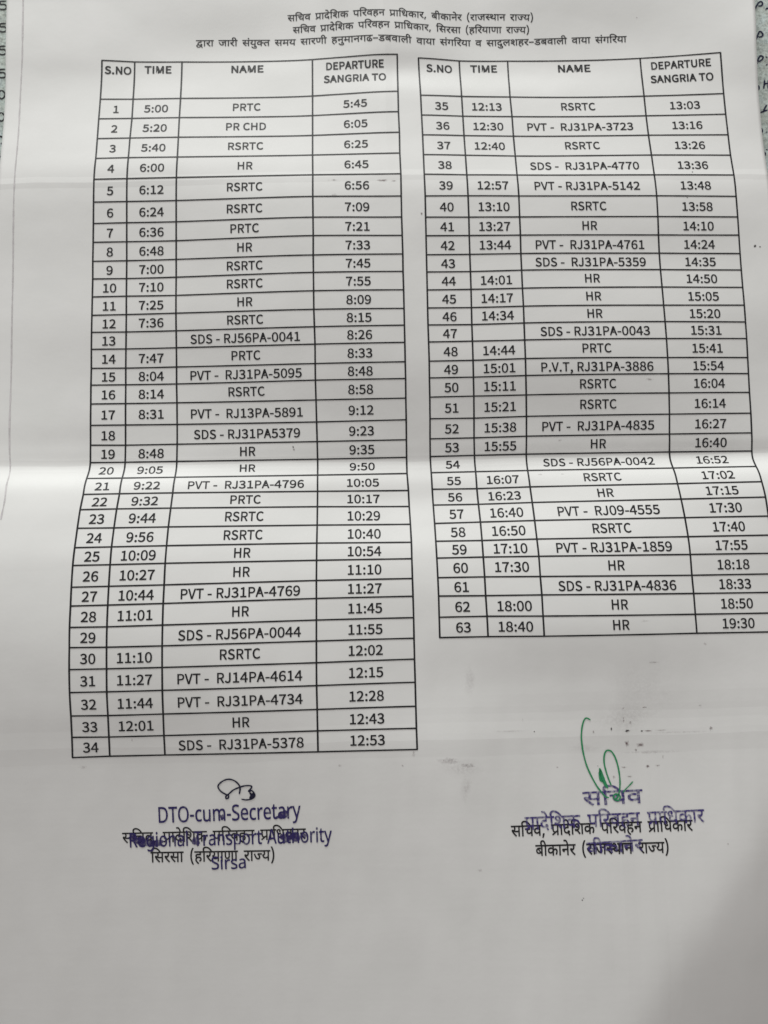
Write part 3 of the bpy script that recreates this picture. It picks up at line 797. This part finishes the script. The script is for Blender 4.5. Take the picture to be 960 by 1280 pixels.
# ------------------------------------------------------------------ light: a soft grey room and one big window beyond the sheet
world = bpy.data.worlds.new('World'); scene.world = world; world.use_nodes = True
bg = world.node_tree.nodes['Background']
bg.inputs['Color'].default_value = (1.0, 0.958, 0.93, 1); bg.inputs['Strength'].default_value = 0.43
def area_light(name, loc, target, size, energy, color):
    ld = bpy.data.lights.new(name, 'AREA'); ld.shape = 'RECTANGLE'; ld.size, ld.size_y = size
    ld.energy = energy; ld.color = color
    ob = bpy.data.objects.new(name, ld); scene.collection.objects.link(ob); ob.location = loc
    ob.rotation_euler = (Vector(target) - Vector(loc)).to_track_quat('-Z', 'Y').to_euler()
    return ob
area_light('window_light', (-0.18, 1.20, 0.36), (0.0, 0.0, 0.0), (0.9, 0.5), 16.0, (0.97, 1.0, 0.972))

scene.view_settings.view_transform = 'Standard'; scene.view_settings.look = 'None'
scene.view_settings.exposure = 0.0; scene.view_settings.gamma = 1.0
scene.view_settings.use_curve_mapping = False
scene.cycles.max_bounces = 6; scene.cycles.filter_width = 1.5

# ------------------------------------------------------------------ materials
class Nodes:
    def __init__(self, name):
        self.m = bpy.data.materials.new(name); self.m.use_nodes = True
        self.t = self.m.node_tree; self.b = self.t.nodes['Principled BSDF']
        self.out = self.t.nodes['Material Output']
    def n(self, kind, **kw):
        nd = self.t.nodes.new(kind)
        for k, v in kw.items(): setattr(nd, k, v)
        return nd
    def l(self, a, b): self.t.links.new(a, b)
    def math(self, op, a, b=None, c=None, clamp=False):
        nd = self.n('ShaderNodeMath', operation=op, use_clamp=clamp)
        for i, v in enumerate((a, b, c)):
            if v is None: continue
            if isinstance(v, (int, float)): nd.inputs[i].default_value = v
            else: self.l(v, nd.inputs[i])
        return nd.outputs[0]
    def noise(self, vec, scale, detail=3, rough=0.5):
        nd = self.n('ShaderNodeTexNoise'); self.l(vec, nd.inputs['Vector'])
        nd.inputs['Scale'].default_value = scale; nd.inputs['Detail'].default_value = detail
        nd.inputs['Roughness'].default_value = rough
        return nd.outputs['Fac']
    def ramp(self, fac, stops):
        nd = self.n('ShaderNodeValToRGB'); self.l(fac, nd.inputs['Fac'])
        e = nd.color_ramp.elements
        while len(e) < len(stops): e.new(0.5)
        for el, (p, c) in zip(e, stops): el.position = p; el.color = (*c, 1)
        return nd.outputs['Color']

def paper_material():
    N = Nodes('copier_paper')
    co = N.n('ShaderNodeTexCoord').outputs['Object']
    sep = N.n('ShaderNodeSeparateXYZ'); N.l(co, sep.inputs[0]); X, Y = sep.outputs[0], sep.outputs[1]
    # faint cloudiness of cheap copier paper
    col = N.ramp(N.noise(co, 55, 4, 0.6), [(0.3, (0.715, 0.715, 0.705)), (0.7, (0.745, 0.742, 0.735))])
    N.l(col, N.b.inputs['Base Color'])
    N.b.inputs['Roughness'].default_value = 0.62
    N.b.inputs['Specular IOR Level'].default_value = 0.30
    wob = N.math('MULTIPLY', N.math('SUBTRACT', N.noise(co, 40, 3), 0.5), 0.0016)
    def crease(axis, other, at, width, amp, fade=None):
        d = N.math('ABSOLUTE', N.math('SUBTRACT', N.math('ADD', axis, wob), at))
        v = N.math('SUBTRACT', 1.0, N.math('DIVIDE', d, width), clamp=True)
        v = N.math('MULTIPLY', v, amp)
        if fade is not None:
            lo, hi = fade
            mr = N.n('ShaderNodeMapRange'); mr.interpolation_type = 'SMOOTHSTEP'; N.l(other, mr.inputs[0])
            mr.inputs[1].default_value = lo; mr.inputs[2].default_value = hi
            v = N.math('MULTIPLY', v, mr.outputs[0])
        return v
    h = N.math('MULTIPLY', N.noise(co, 900, 2), 0.012)                      # fibre
    h = N.math('ADD', h, N.math('MULTIPLY', N.noise(co, 28, 3, 0.5), 0.34))  # cockling
    h = N.math('ADD', h, N.math('MULTIPLY', N.noise(co, 110, 2, 0.5), 0.05))
    mp = N.n('ShaderNodeMapping'); N.l(co, mp.inputs[0]); mp.inputs['Scale'].default_value = (9, 120, 1)
    lowm = N.n('ShaderNodeMapRange'); N.l(Y, lowm.inputs[0]); lowm.inputs[1].default_value = -0.010; lowm.inputs[2].default_value = -0.040
    h = N.math('ADD', h, N.math('MULTIPLY', N.math('MULTIPLY', N.noise(mp.outputs[0], 1.0, 3, 0.55), 0.05), lowm.outputs[0]))
    mp2 = N.n('ShaderNodeMapping'); N.l(co, mp2.inputs[0]); mp2.inputs['Scale'].default_value = (62, 16, 1); mp2.inputs['Rotation'].default_value = (0, 0, 0.28)
    low2 = N.n('ShaderNodeMapRange'); N.l(Y, low2.inputs[0]); low2.inputs[1].default_value = 0.0; low2.inputs[2].default_value = -0.035
    h = N.math('ADD', h, N.math('MULTIPLY', N.math('MULTIPLY', N.noise(mp2.outputs[0], 1.0, 2, 0.45), 1.15), low2.outputs[0]))
    for c in (crease(Y, X, 0.0268, 0.0016, -0.10), crease(Y, X, 0.1035, 0.0016, 0.09),
              crease(Y, X, -0.0365, 0.0045, -0.09, (-0.02, 0.05)), crease(Y, X, -0.0425, 0.0040, 0.11),
              crease(X, Y, 0.0040, 0.0018, 0.10, (0.09, 0.13)), crease(X, Y, 0.0560, 0.0030, 0.10, (-0.015, -0.03)),
              crease(X, Y, 0.0660, 0.0030, -0.10, (-0.015, -0.03))):
        h = N.math('ADD', h, c)
    bp = N.n('ShaderNodeBump'); bp.inputs['Strength'].default_value = 1.0; bp.inputs['Distance'].default_value = 0.001
    N.l(h, bp.inputs['Height']); N.l(bp.outputs[0], N.b.inputs['Normal'])
    return N.m

def ink_material(name, color, rough=0.5, lo=None, hi=None, scale=900, floor=0.0):
    """Ink or toner; where lo/hi are given the coverage is patchy, with clear paper between."""
    N = Nodes(name)
    N.b.inputs['Base Color'].default_value = (*color, 1); N.b.inputs['Roughness'].default_value = rough
    N.b.inputs['Specular IOR Level'].default_value = 0.25
    if lo is not None:
        co = N.n('ShaderNodeTexCoord').outputs['Object']
        mr = N.n('ShaderNodeMapRange'); N.l(N.noise(co, scale, 3, 0.6), mr.inputs[0])
        mr.inputs[1].default_value = lo; mr.inputs[2].default_value = hi
        mr.inputs[3].default_value = floor; mr.inputs[4].default_value = 1.0
        N.l(mr.outputs[0], N.b.inputs['Alpha'])
    return N.m

def old_page_material():
    N = Nodes('old_page_paper')
    co = N.n('ShaderNodeTexCoord').outputs['Object']
    a = N.ramp(N.noise(co, 140, 5, 0.7), [(0.30, (0.46, 0.49, 0.44)), (0.5, (0.57, 0.64, 0.60)), (0.7, (0.60, 0.72, 0.73))])
    s = N.ramp(N.noise(co, 1300, 3, 0.7), [(0.36, (0.42, 0.42, 0.42)), (0.56, (1, 1, 1))])
    mx = N.n('ShaderNodeMix', data_type='RGBA', blend_type='MULTIPLY'); mx.inputs[0].default_value = 0.7
    N.l(a, mx.inputs[6]); N.l(s, mx.inputs[7]); N.l(mx.outputs[2], N.b.inputs['Base Color'])
    N.b.inputs['Roughness'].default_value = 0.75
    bp = N.n('ShaderNodeBump'); bp.inputs['Distance'].default_value = 0.0003
    N.l(N.noise(co, 500, 4), bp.inputs['Height']); N.l(bp.outputs[0], N.b.inputs['Normal'])
    return N.m

def desk_material():
    N = Nodes('desk_laminate')
    co = N.n('ShaderNodeTexCoord').outputs['Object']
    N.l(N.ramp(N.noise(co, 30, 5), [(0.3, (0.22, 0.20, 0.18)), (0.7, (0.30, 0.28, 0.25))]), N.b.inputs['Base Color'])
    N.b.inputs['Roughness'].default_value = 0.5
    return N.m

PAPER = paper_material(); OLD = old_page_material(); DESK = desk_material()
TONER = ink_material('black_toner', (0.016, 0.016, 0.018), 0.5, 0.22, 0.40, 1500, 0.88)
STAMP_INK = ink_material('indigo_stamp_ink', (0.027, 0.019, 0.110), 0.5, 0.30, 0.46, 1100, 0.55)
FAINT_STAMP = ink_material('patchy_violet_stamp_ink', (0.050, 0.034, 0.180), 0.5, 0.38, 0.60, 1300, 0.30)
SMEAR_INK = ink_material('smeared_violet_ink', (0.035, 0.022, 0.12), 0.5, 0.32, 0.64, 900, 0.35)
NAVY_PEN = ink_material('navy_pen_ink', (0.010, 0.010, 0.035), 0.4)
GREEN_PEN = ink_material('green_pen_ink', (0.030, 0.26, 0.105), 0.4, 0.25, 0.5, 700, 0.8)
DARK_PEN = ink_material('dark_pen_ink', (0.012, 0.014, 0.018), 0.5)
BLUE_PEN = ink_material('blue_black_pen_ink', (0.010, 0.012, 0.045), 0.5)
def stain_material(name, color, top):
    """A dusty mark that thins out towards its rim ('soft' is 1 in its middle, 0 at its rim)."""
    N = Nodes(name); N.b.inputs['Base Color'].default_value = (*color, 1); N.b.inputs['Roughness'].default_value = 0.7
    at = N.n('ShaderNodeAttribute', attribute_name='soft').outputs['Fac']
    co = N.n('ShaderNodeTexCoord').outputs['Object']
    mr = N.n('ShaderNodeMapRange'); N.l(N.noise(co, 1700, 3, 0.65), mr.inputs[0])
    mr.inputs[1].default_value = 0.33; mr.inputs[2].default_value = 0.62
    N.l(N.math('MULTIPLY', N.math('MULTIPLY', at, mr.outputs[0]), top, clamp=True), N.b.inputs['Alpha'])
    return N.m
GREY_DUST = stain_material('grey_toner_dust', (0.15, 0.095, 0.10), 1.7)
DARK_DUST = stain_material('dark_toner_dust', (0.045, 0.036, 0.038), 2.4)
PALE_LINE = ink_material('pale_copier_streak', (0.58, 0.555, 0.565), 0.6, 0.30, 0.60, 300, 0.25)

# ------------------------------------------------------------------ the shape of the folded sheet
HEIGHT = np.array(HEIGHT) / 100.0
def spline_weights(k, x):
    x = np.clip(x, k[0], k[-1]); n = len(k)
    i = np.clip(np.searchsorted(k, x, side='right') - 1, 0, n - 2)
    h = k[i + 1] - k[i]; t = (x - k[i]) / h
    T = np.zeros((n, n))
    T[0, :2] = -1 / (k[1] - k[0]), 1 / (k[1] - k[0]); T[-1, -2:] = -1 / (k[-1] - k[-2]), 1 / (k[-1] - k[-2])
    for j in range(1, n - 1):
        a, b = k[j] - k[j - 1], k[j + 1] - k[j]
        T[j, j - 1] = -b / (a * (a + b)); T[j, j + 1] = a / (b * (a + b)); T[j, j] = -T[j, j - 1] - T[j, j + 1]
    W = np.zeros((len(x), n)); r = np.arange(len(x))
    np.add.at(W, (r, i), 2 * t**3 - 3 * t**2 + 1); np.add.at(W, (r, i + 1), -2 * t**3 + 3 * t**2)
    W += ((t**3 - 2 * t**2 + t) * h)[:, None] * T[i] + ((t**3 - t**2) * h)[:, None] * T[i + 1]
    return W
def sheet_height(xy):
    xy = np.asarray(xy, float)
    z = np.einsum('ij,jk,ik->i', spline_weights(KV, xy[:, 1]), HEIGHT, spline_weights(KU, xy[:, 0]))
    z = np.where(z < 0.9, 0.9 * np.exp((np.minimum(z, 0.9) - 0.9) / 0.9 * 0.8), z)          # it cannot sink into the page below
    s = (xy[:, 0] - CURL[0]) * CURL[2] + (xy[:, 1] - CURL[1]) * CURL[3]                       # bend added to one lower corner to turn it darker, away from the light
    z = z - CURL[4] * 2.5 * np.log1p(np.exp(np.clip(s / 2.5, -40, 40)))
    return np.where((z < 3.0) & (s > 0), 0.7 + 2.3 * np.exp((np.minimum(z, 3.0) - 3.0) / 2.3), z)
PAGE_Z = 0.25                                         # top of the page underneath, mm
def page_height(xy): return np.full(len(xy), PAGE_Z)

# ------------------------------------------------------------------ mesh helpers
def link(name, verts_mm, faces, mat, parent=None, smooth=False):
    me = bpy.data.meshes.new(name)
    me.from_pydata((np.asarray(verts_mm) * MM).tolist(), [], faces); me.validate(); me.update()
    me.materials.append(mat)
    if smooth: me.polygons.foreach_set('use_smooth', [True] * len(me.polygons))
    ob = bpy.data.objects.new(name, me); scene.collection.objects.link(ob)
    if parent: ob.parent = parent
    return ob
def tag(ob, label=None, category=None, group=None, kind=None):
    for k, v in (('label', label), ('category', category), ('group', group), ('kind', kind)):
        if v: ob[k] = v
    return ob

def contours(s): return [np.array([[float(v) for v in p.split(',')] for p in c.split(' ')]) for c in s.split('|')]
def embolden(c, d):
    """Move an outline outwards by d (outer outlines run clockwise in one family, anticlockwise in others)."""
    a = np.roll(c, 1, 0); b = np.roll(c, -1, 0)
    def nrm(v):
        l = np.hypot(v[:, 0], v[:, 1]); l[l == 0] = 1; v = v / l[:, None]; return np.stack([v[:, 1], -v[:, 0]], 1)
    m = nrm(c - a) + nrm(b - c); l = np.maximum((m**2).sum(1), 1e-6)
    off = 2 * m / l[:, None]; k = np.hypot(off[:, 0], off[:, 1])
    return c + d * off * np.minimum(1, 1.25 / np.maximum(k, 1e-6))[:, None]
def area(c): x, y = c[:, 0], c[:, 1]; return 0.5 * float((x * np.roll(y, -1) - np.roll(x, -1) * y).sum())
CACHE = {}
def glyph(font, key, bold=0.0):
    k = (id(font), key, bold)
    if k not in CACHE:
        e = font[key]; cs = contours(e[1] if isinstance(e, tuple) else e)
        s = 1 if sum(area(c) for c in cs) > 0 else -1
        if bold: cs = [embolden(c, bold * s * (1.0 if area(c) * s > 0 else 0.45)) for c in cs]     # counters stay open
        # every outer outline is filled with the holes that lie inside it
        big = [c for c in cs if area(c) * s > 0]; holes = [c for c in cs if area(c) * s <= 0]
        V, F = [], []
        for o in big:
            inside = [h for h in holes if o[:, 0].min() <= h[:, 0].mean() <= o[:, 0].max() and o[:, 1].min() <= h[:, 1].mean() <= o[:, 1].max()]
            group = [o] + inside
            tris = tessellate_polygon([[Vector((p[0], p[1], 0)) for p in c] for c in group])
            base = sum(len(v) for v in V); V.append(np.vstack(group)); F += [tuple(base + i for i in t) for t in tris]
        CACHE[k] = (np.vstack(V), F)
    return CACHE[k]

class Ink:
    """Flat ink lying on a sheet: collects outlines in sheet millimetres, then becomes one mesh."""
    def __init__(self): self.v = []; self.f = []; self.n = 0
    def add(self, xy, faces):
        xy = np.asarray(xy, float); self.v.append(xy); self.f += [tuple(self.n + i for i in t) for t in faces]; self.n += len(xy)
    def ribbon(self, pts, width, step=2.0, taper=False, wobble=0.0):
        P = np.asarray(pts, float)
        s = np.concatenate([[0], np.cumsum(np.hypot(*np.diff(P, axis=0).T))])
        n = max(2, int(s[-1] / step) + 1); q = np.linspace(0, s[-1], n)
        C = np.stack([np.interp(q, s, P[:, 0]), np.interp(q, s, P[:, 1])], 1)
        t = np.gradient(C, axis=0); t /= np.maximum(np.hypot(t[:, 0], t[:, 1]), 1e-9)[:, None]
        w = np.full(n, width / 2)
        if taper: w = w * np.clip(np.minimum(q, s[-1] - q) / (1.6 * width) + 0.35, 0, 1)
        if wobble: w = w * (1 + wobble * np.interp(q, np.linspace(0, s[-1], max(3, n // 3)), RNG.uniform(-1, 1, max(3, n // 3))))
        nn = np.stack([-t[:, 1], t[:, 0]], 1) * w[:, None]
        self.add(np.vstack([C + nn, C - nn]), [(i, n + i, n + i + 1, i + 1) for i in range(n - 1)])
    def blob(self, x, y, rx, ry, n=14, rough=0.35):
        a = np.linspace(0, 2 * np.pi, n, endpoint=False); r = 1 + RNG.uniform(-rough, rough, n)
        P = np.stack([x + rx * r * np.cos(a), y + ry * r * np.sin(a)], 1)
        self.add(np.vstack([[[x, y]], P]), [(0, i + 1, (i + 1) % n + 1) for i in range(n)])
    def build(self, name, mat, parent, height=sheet_height, lift=0.07):
        xy = np.vstack(self.v); z = height(xy) + lift
        return link(name, np.column_stack([xy, z]), self.f, mat, parent)

def smooth_line(P, n=8):
    """A rounded curve through the points of a pen stroke."""
    P = np.asarray(P, float); Q = np.vstack([2 * P[0] - P[1], P, 2 * P[-1] - P[-2]]); out = []
    for i in range(1, len(Q) - 2):
        a, b, c, d = Q[i - 1:i + 3]
        for t in np.linspace(0, 1, n, endpoint=False):
            out.append(0.5 * (2 * b + (c - a) * t + (2 * a - 5 * b + 4 * c - d) * t * t + (3 * b - a - 3 * c + d) * t**3))
    return np.vstack(out + [P[-1]])

def along(P):
    """Maps (distance along a line, height above it) to sheet millimetres."""
    P = np.asarray(P, float) / 100.0
    s = np.concatenate([[0], np.cumsum(np.hypot(*np.diff(P, axis=0).T))])
    ext = lambda q, j: np.interp(q, s, P[:, j])
    d = (P[-1] - P[0]) / np.hypot(*(P[-1] - P[0])); nrm = np.array([-d[1], d[0]])
    def f(uv):
        u, v = uv[:, 0], uv[:, 1]; uc = np.clip(u, 0, s[-1])
        base = np.stack([ext(uc, 0), ext(uc, 1)], 1) + (u - uc)[:, None] * d
        return base + v[:, None] * nrm
    return f, s[-1]

def indic_line(ink, name, body, bold=0.0):
    """A line of Hindi, its body (headline to foot, mm) centred on the baked line and stretched to its length."""
    L = LINES[name]; f, length = along(L['p']); sx = length / L['w']; sy = body / 622.0
    for g, x in L['g']:
        V, F = glyph(INDIC, g, bold)
        uv = np.column_stack([(V[:, 0] + x) * sx, (V[:, 1] - 311) * sy])
        ink.add(f(uv), F)

def latin_line(ink, name, cap, bold=0.0, jitter=0.0):
    L = LINES[name]; f, length = along(L['p']); adv = []; x = 0
    for ch in L['s']:
        if ch == ' ': x += 230; continue
        adv.append((ch, x)); x += STAMP[ch][0]
    sx = length / x; sy = cap / 480.0
    for ch, gx in adv:
        V, F = glyph(STAMP, ch, bold)
        dy = RNG.uniform(-jitter, jitter)
        ink.add(f(np.column_stack([(V[:, 0] + gx) * sx, V[:, 1] * sy + dy])), F)

UNIT = 2.36 / 261.0                                   # table lettering: digits 2.36 mm tall
def cell_text(ink, text, cell, frac, bold=0.0, hscale=1.0, width=None, wscale=1.0):
    """Centres a line of lettering in a table cell given by its four corners (tl, tr, bl, br)."""
    tl, tr, bl, br = cell
    c = (1 - frac) * (tl + tr) / 2 + frac * (bl + br) / 2
    ex = (tr - tl) * (1 - frac) + (br - bl) * frac; ex = ex / np.hypot(*ex)
    ey = (tl + tr - bl - br) / 2; ey = ey / np.hypot(*ey)
    pen, x = [], 0.0
    for ch in text:
        if ch == ' ': x += 80; continue
        k = 0.915 if ch.isalpha() else 1.0
        pen.append((ch, x, k)); x += SANS[ch][0] * k + (4 if bold > 3 else 0)
    sx = UNIT * 1.075 * wscale if width is None else width / x
    for ch, gx, k in pen:
        V, F = glyph(SANS, ch, bold)
        u = (V[:, 0] * k + gx - x / 2) * sx; v = (V[:, 1] - 129) * UNIT * hscale
        ink.add(c + u[:, None] * ex + v[:, None] * ey, F)

# ------------------------------------------------------------------ setting: desk
def slab(name, x0, x1, y0, y1, z0, z1, mat):
    v = [(x, y, z) for z in (z0, z1) for y in (y0, y1) for x in (x0, x1)]
    return link(name, v, [(0, 2, 3, 1), (4, 5, 7, 6), (0, 1, 5, 4), (2, 6, 7, 3), (0, 4, 6, 2), (1, 3, 7, 5)], mat)
tag(slab('tabletop', -420, 420, -420, 420, -25, 0, DESK), kind='structure')

# ------------------------------------------------------------------ the handwritten page underneath
page = slab('handwritten_page', -131, 136, -150, 205, 0.02, PAGE_Z, OLD)
tag(page, 'greenish grey handwritten page lying under the printed timetable, seen along both edges', 'page')
ink = Ink()
for st in STROKES['hl']: ink.ribbon(smooth_line(np.array(st) / 100.0), 0.42, 0.15, True)
tag(ink.build('handwriting', DARK_PEN, page, page_height), 'column of handwritten digits in dark ink')
ink = Ink()
for st in STROKES['hr']: ink.ribbon(smooth_line(np.array(st) / 100.0), 0.46, 0.15, True)
tag(ink.build('handwriting', BLUE_PEN, page, page_height), 'handwritten letters in blue black ink')

# ------------------------------------------------------------------ the printed sheet
def build_sheet():
    nx, ny = 236, 336
    t = np.linspace(0, 1, ny); Y = 166 - 298 * t
    rows = []
    for y in Y:
        k = np.clip((160 - y) / 60, 0, 1)
        x0 = -101.75 + 1.5 * k; x1 = np.interp(y, (141, 156), (107.35, 108.15))
        rows.append(np.column_stack([np.linspace(x0, x1, nx), np.full(nx, y)]))
    xy = np.vstack(rows); z = sheet_height(xy)
    top = np.column_stack([xy, z]); bot = np.column_stack([xy, z - 0.11]); n = len(top)
    F = []
    for j in range(ny - 1):
        for i in range(nx - 1):
            a = j * nx + i; F.append((a, a + nx, a + nx + 1, a + 1)); F.append((n + a, n + a + 1, n + a + nx + 1, n + a + nx))
    for i in range(nx - 1):
        a = i; F.append((a, a + 1, n + a + 1, n + a)); a = (ny - 1) * nx + i; F.append((a + 1, a, n + a, n + a + 1))
    for j in range(ny - 1):
        a = j * nx; F.append((a + nx, a, n + a, n + a + nx)); a = j * nx + nx - 1; F.append((a, a + nx, n + a + nx, n + a))
    return link('timetable_sheet', np.vstack([top, bot]), F, PAPER, None, True)
sheet = build_sheet()
tag(sheet, 'white printed bus timetable sheet with fold creases, two ruled tables, stamps and signatures', 'timetable sheet')

for name in ('h1', 'h2', 'h3'):
    ink = Ink(); indic_line(ink, name, 1.78, 10)
    ink.build('heading_line', TONER, sheet)

# ---- the two tables
HEAD = [('S.NO',), ('TIME',), ('NAME',), ('DEPARTURE', 'SANGRIA TO')]
ROWS_A = '''1;5:00;PRTC;5:45|2;5:20;PR CHD;6:05|3;5:40;RSRTC;6:25|4;6:00;HR;6:45|5;6:12;RSRTC;6:56|6;6:24;RSRTC;7:09|7;6:36;PRTC;7:21
8;6:48;HR;7:33|9;7:00;RSRTC;7:45|10;7:10;RSRTC;7:55|11;7:25;HR;8:09|12;7:36;RSRTC;8:15|13;;SDS - RJ56PA-0041;8:26|14;7:47;PRTC;8:33
15;8:04;PVT -  RJ31PA-5095;8:48|16;8:14;RSRTC;8:58|17;8:31;PVT -  RJ13PA-5891;9:12|18;;SDS - RJ31PA5379;9:23|19;8:48;HR;9:35
20;9:05;HR;9:50|21;9:22;PVT -  RJ31PA-4796;10:05|22;9:32;PRTC;10:17|23;9:44;RSRTC;10:29|24;9:56;RSRTC;10:40|25;10:09;HR;10:54
26;10:27;HR;11:10|27;10:44;PVT - RJ31PA-4769;11:27|28;11:01;HR;11:45|29;;SDS - RJ56PA-0044;11:55|30;11:10;RSRTC;12:02
31;11:27;PVT -  RJ14PA-4614;12:15|32;11:44;PVT -  RJ31PA-4734;12:28|33;12:01;HR;12:43|34;;SDS -  RJ31PA-5378;12:53'''
ROWS_B = '''35;12:13;RSRTC;13:03|36;12:30;PVT -  RJ31PA-3723;13:16|37;12:40;RSRTC;13:26|38;;SDS -  RJ31PA-4770;13:36|39;12:57;PVT - RJ31PA-5142;13:48
40;13:10;RSRTC;13:58|41;13:27;HR;14:10|42;13:44;PVT -  RJ31PA-4761;14:24|43;;SDS -  RJ31PA-5359;14:35|44;14:01;HR;14:50
45;14:17;HR;15:05|46;14:34;HR;15:20|47;;SDS - RJ31PA-0043;15:31|48;14:44;PRTC;15:41|49;15:01;P.V.T, RJ31PA-3886;15:54
50;15:11;RSRTC;16:04|51;15:21;RSRTC;16:14|52;15:38;PVT -  RJ31PA-4835;16:27|53;15:55;HR;16:40|54;;SDS - RJ56PA-0042;16:52
55;16:07;RSRTC;17:02|56;16:23;HR;17:15|57;16:40;PVT -  RJ09-4555;17:30|58;16:50;RSRTC;17:40|59;17:10;PVT - RJ31PA-1859;17:55
60;17:30;HR;18:18|61;;SDS - RJ31PA-4836;18:33|62;18:00;HR;18:50|63;18:40;HR;19:30'''
SQUASH = {20: 0.82, 21: 0.86, 22: 0.92, 54: 0.86, 55: 0.90, 56: 0.92}     # rows printed on the steep side of the fold
HEAD_W = [(7.5, 7.6, 9.4, 16.4, 17.5), (7.4, 7.7, 9.5, 16.6, 17.4)]
def table(data, rows, which):
    P = np.array([[[float(v) / 100 for v in p.split(',')] for p in r.split(' ')] for r in data.strip().split('\n')])
    ink = Ink()
    def rule(ink, r):
        ink.ribbon([r[0] + (r[0] - r[1]) / np.hypot(*(r[0] - r[1])) * 0.15, *r[1:4], r[4] + (r[4] - r[3]) / np.hypot(*(r[4] - r[3])) * 0.15], 0.36, 1.0, wobble=0.08)
    rule(ink, P[0])
    for c in range(5): ink.ribbon(P[:, c], 0.43, 1.0, wobble=0.06)
    lines = ink.build('printed_table', TONER, sheet, lift=0.065)
    lines['label'] = ('table of trips 1 to 34 in the left half of the sheet', 'table of trips 35 to 63 in the right half of the sheet')[which]
    cell = lambda i, c: (P[i, c], P[i, c + 1], P[i + 1, c], P[i + 1, c + 1])
    ink = Ink(); w = HEAD_W[which]; rule(ink, P[1])
    cell_text(ink, 'S.NO', cell(0, 0), 0.235, 11, 0.93, w[0]); cell_text(ink, 'TIME', cell(0, 1), 0.205, 11, 0.93, w[1])
    cell_text(ink, 'NAME', cell(0, 2), 0.205, 11, 0.93, w[2])
    cell_text(ink, 'DEPARTURE', cell(0, 3), 0.215, 11, 0.93, w[3]); cell_text(ink, 'SANGRIA TO', cell(0, 3), 0.565, 11, 0.93, w[4])
    ink.build('header_row', TONER, lines, lift=0.08)
    for i, row in enumerate('|'.join(rows.split('\n')).split('|')):
        no, time, name, dep = row.split(';'); k = SQUASH.get(int(no), 1.0)
        if i < 4: k = 0.97
        ink = Ink(); rule(ink, P[i + 2])
        cell_text(ink, no, cell(i + 1, 0), 0.525, 6.5, k)
        if time: cell_text(ink, time, cell(i + 1, 1), 0.515, 6.5, k)
        cell_text(ink, name, cell(i + 1, 2), 0.53 if '-' in name else 0.485, 6.5, k)
        cell_text(ink, dep, cell(i + 1, 3), 0.51, 6.5, k)
        ink.build('table_row', TONER, lines, lift=0.08)
table(TABLE_A, ROWS_A, 0); table(TABLE_B, ROWS_B, 1)

# ---- printed names of the two offices
ink = Ink(); indic_line(ink, 'pl1', 2.45, 10); indic_line(ink, 'pl2', 2.45, 12)
tag(ink.build('office_name', TONER, sheet), 'printed Hindi office name under the left stamp')
ink = Ink(); indic_line(ink, 'pr1', 2.45, 14); indic_line(ink, 'pr2', 2.45, 14)
tag(ink.build('office_name', TONER, sheet), 'printed Hindi office name under the right stamp')

# ---- rubber stamps
ink = Ink(); latin_line(ink, 'st1', 3.7, 8, 0.05); latin_line(ink, 'st2', 3.4, 8, 0.05); latin_line(ink, 'st3', 3.0, 8, 0.05)
stamp = tag(ink.build('rubber_stamp', STAMP_INK, sheet, lift=0.10), 'indigo stamp in English, smeared over the printed name')
ink = Ink(); indic_line(ink, 'sr1', 3.1, 14); indic_line(ink, 'sr2', 2.9, 14); indic_line(ink, 'sr3', 2.6, 16)
tag(ink.build('rubber_stamp', FAINT_STAMP, sheet, lift=0.10), 'patchy violet stamp in Hindi beside the green signature')
f1, l1 = along(LINES['st1']['p']); f2, l2 = along(LINES['st2']['p'])
ink = Ink()
for f, l, u, v, rx, ry in ((f1, l1, .452, .8, .5, .7), (f1, l1, .885, .95, 1.05, .95), (f1, l1, .84, .4, .5, .35), (f2, l2, .085, 1.0, 1.9, .95),
                           (f2, l2, .045, 1.6, 1.4, .7), (f2, l2, .14, .7, 1.6, .9), (f2, l2, .335, 1.0, .9, 1.0), (f2, l2, .77, 1.3, 1.2, 1.0), (f2, l2, .82, 1.5, 1.4, 1.0),
                           (f2, l2, .86, 1.6, .9, .7), (f2, l2, .02, 2.3, .9, .5)):
    p = f(np.array([[u * l, v]]))[0]; ink.blob(p[0], p[1], rx, ry)
ink.build('ink_smear', SMEAR_INK, stamp, lift=0.09)

# ---- signatures
ink = Ink()
for k, w in (('b1', 0.36), ('b2', 0.5)): ink.ribbon(smooth_line(np.array(STROKES[k]) / 100.0), w, 0.12, True, 0.15)
tag(ink.build('signature', NAVY_PEN, sheet, lift=0.12), 'small looped navy signature')
ink = Ink()
for k, w in (('g1', 0.36), ('g2', 0.36), ('g3', 0.75), ('g4', 0.7), ('g5', 0.26)): ink.ribbon(smooth_line(np.array(STROKES[k]) / 100.0), w, 0.15, True, 0.15)
tag(ink.build('signature', GREEN_PEN, sheet, lift=0.13), 'tall looped green signature')

# ---- marks left by the copier and by handling
ink = Ink(); ink.ribbon(smooth_line(np.array(STROKES['cl']) / 100.0), 0.40, 0.5, True, 0.3)
tag(ink.build('copier_streak', PALE_LINE, sheet, lift=0.05), 'pale vertical streak along the left margin')
for x, y, rx, ry, d in SMUDGES:
    ink = Ink(); dark = d >= 0.7; g = 1.15 if dark else 1.5
    ink.blob(x / 100, y / 100, max(rx * g, 20) / 100, max(ry * g, 20) / 100, 14, 0.35)
    ob = ink.build('ink_speck' if dark else 'toner_smudge', DARK_DUST if dark else GREY_DUST, sheet, lift=0.06)
    a = ob.data.attributes.new('soft', 'FLOAT', 'POINT'); a.data.foreach_set('value', [min(1.0, d * 1.15)] + [0.0] * 14)
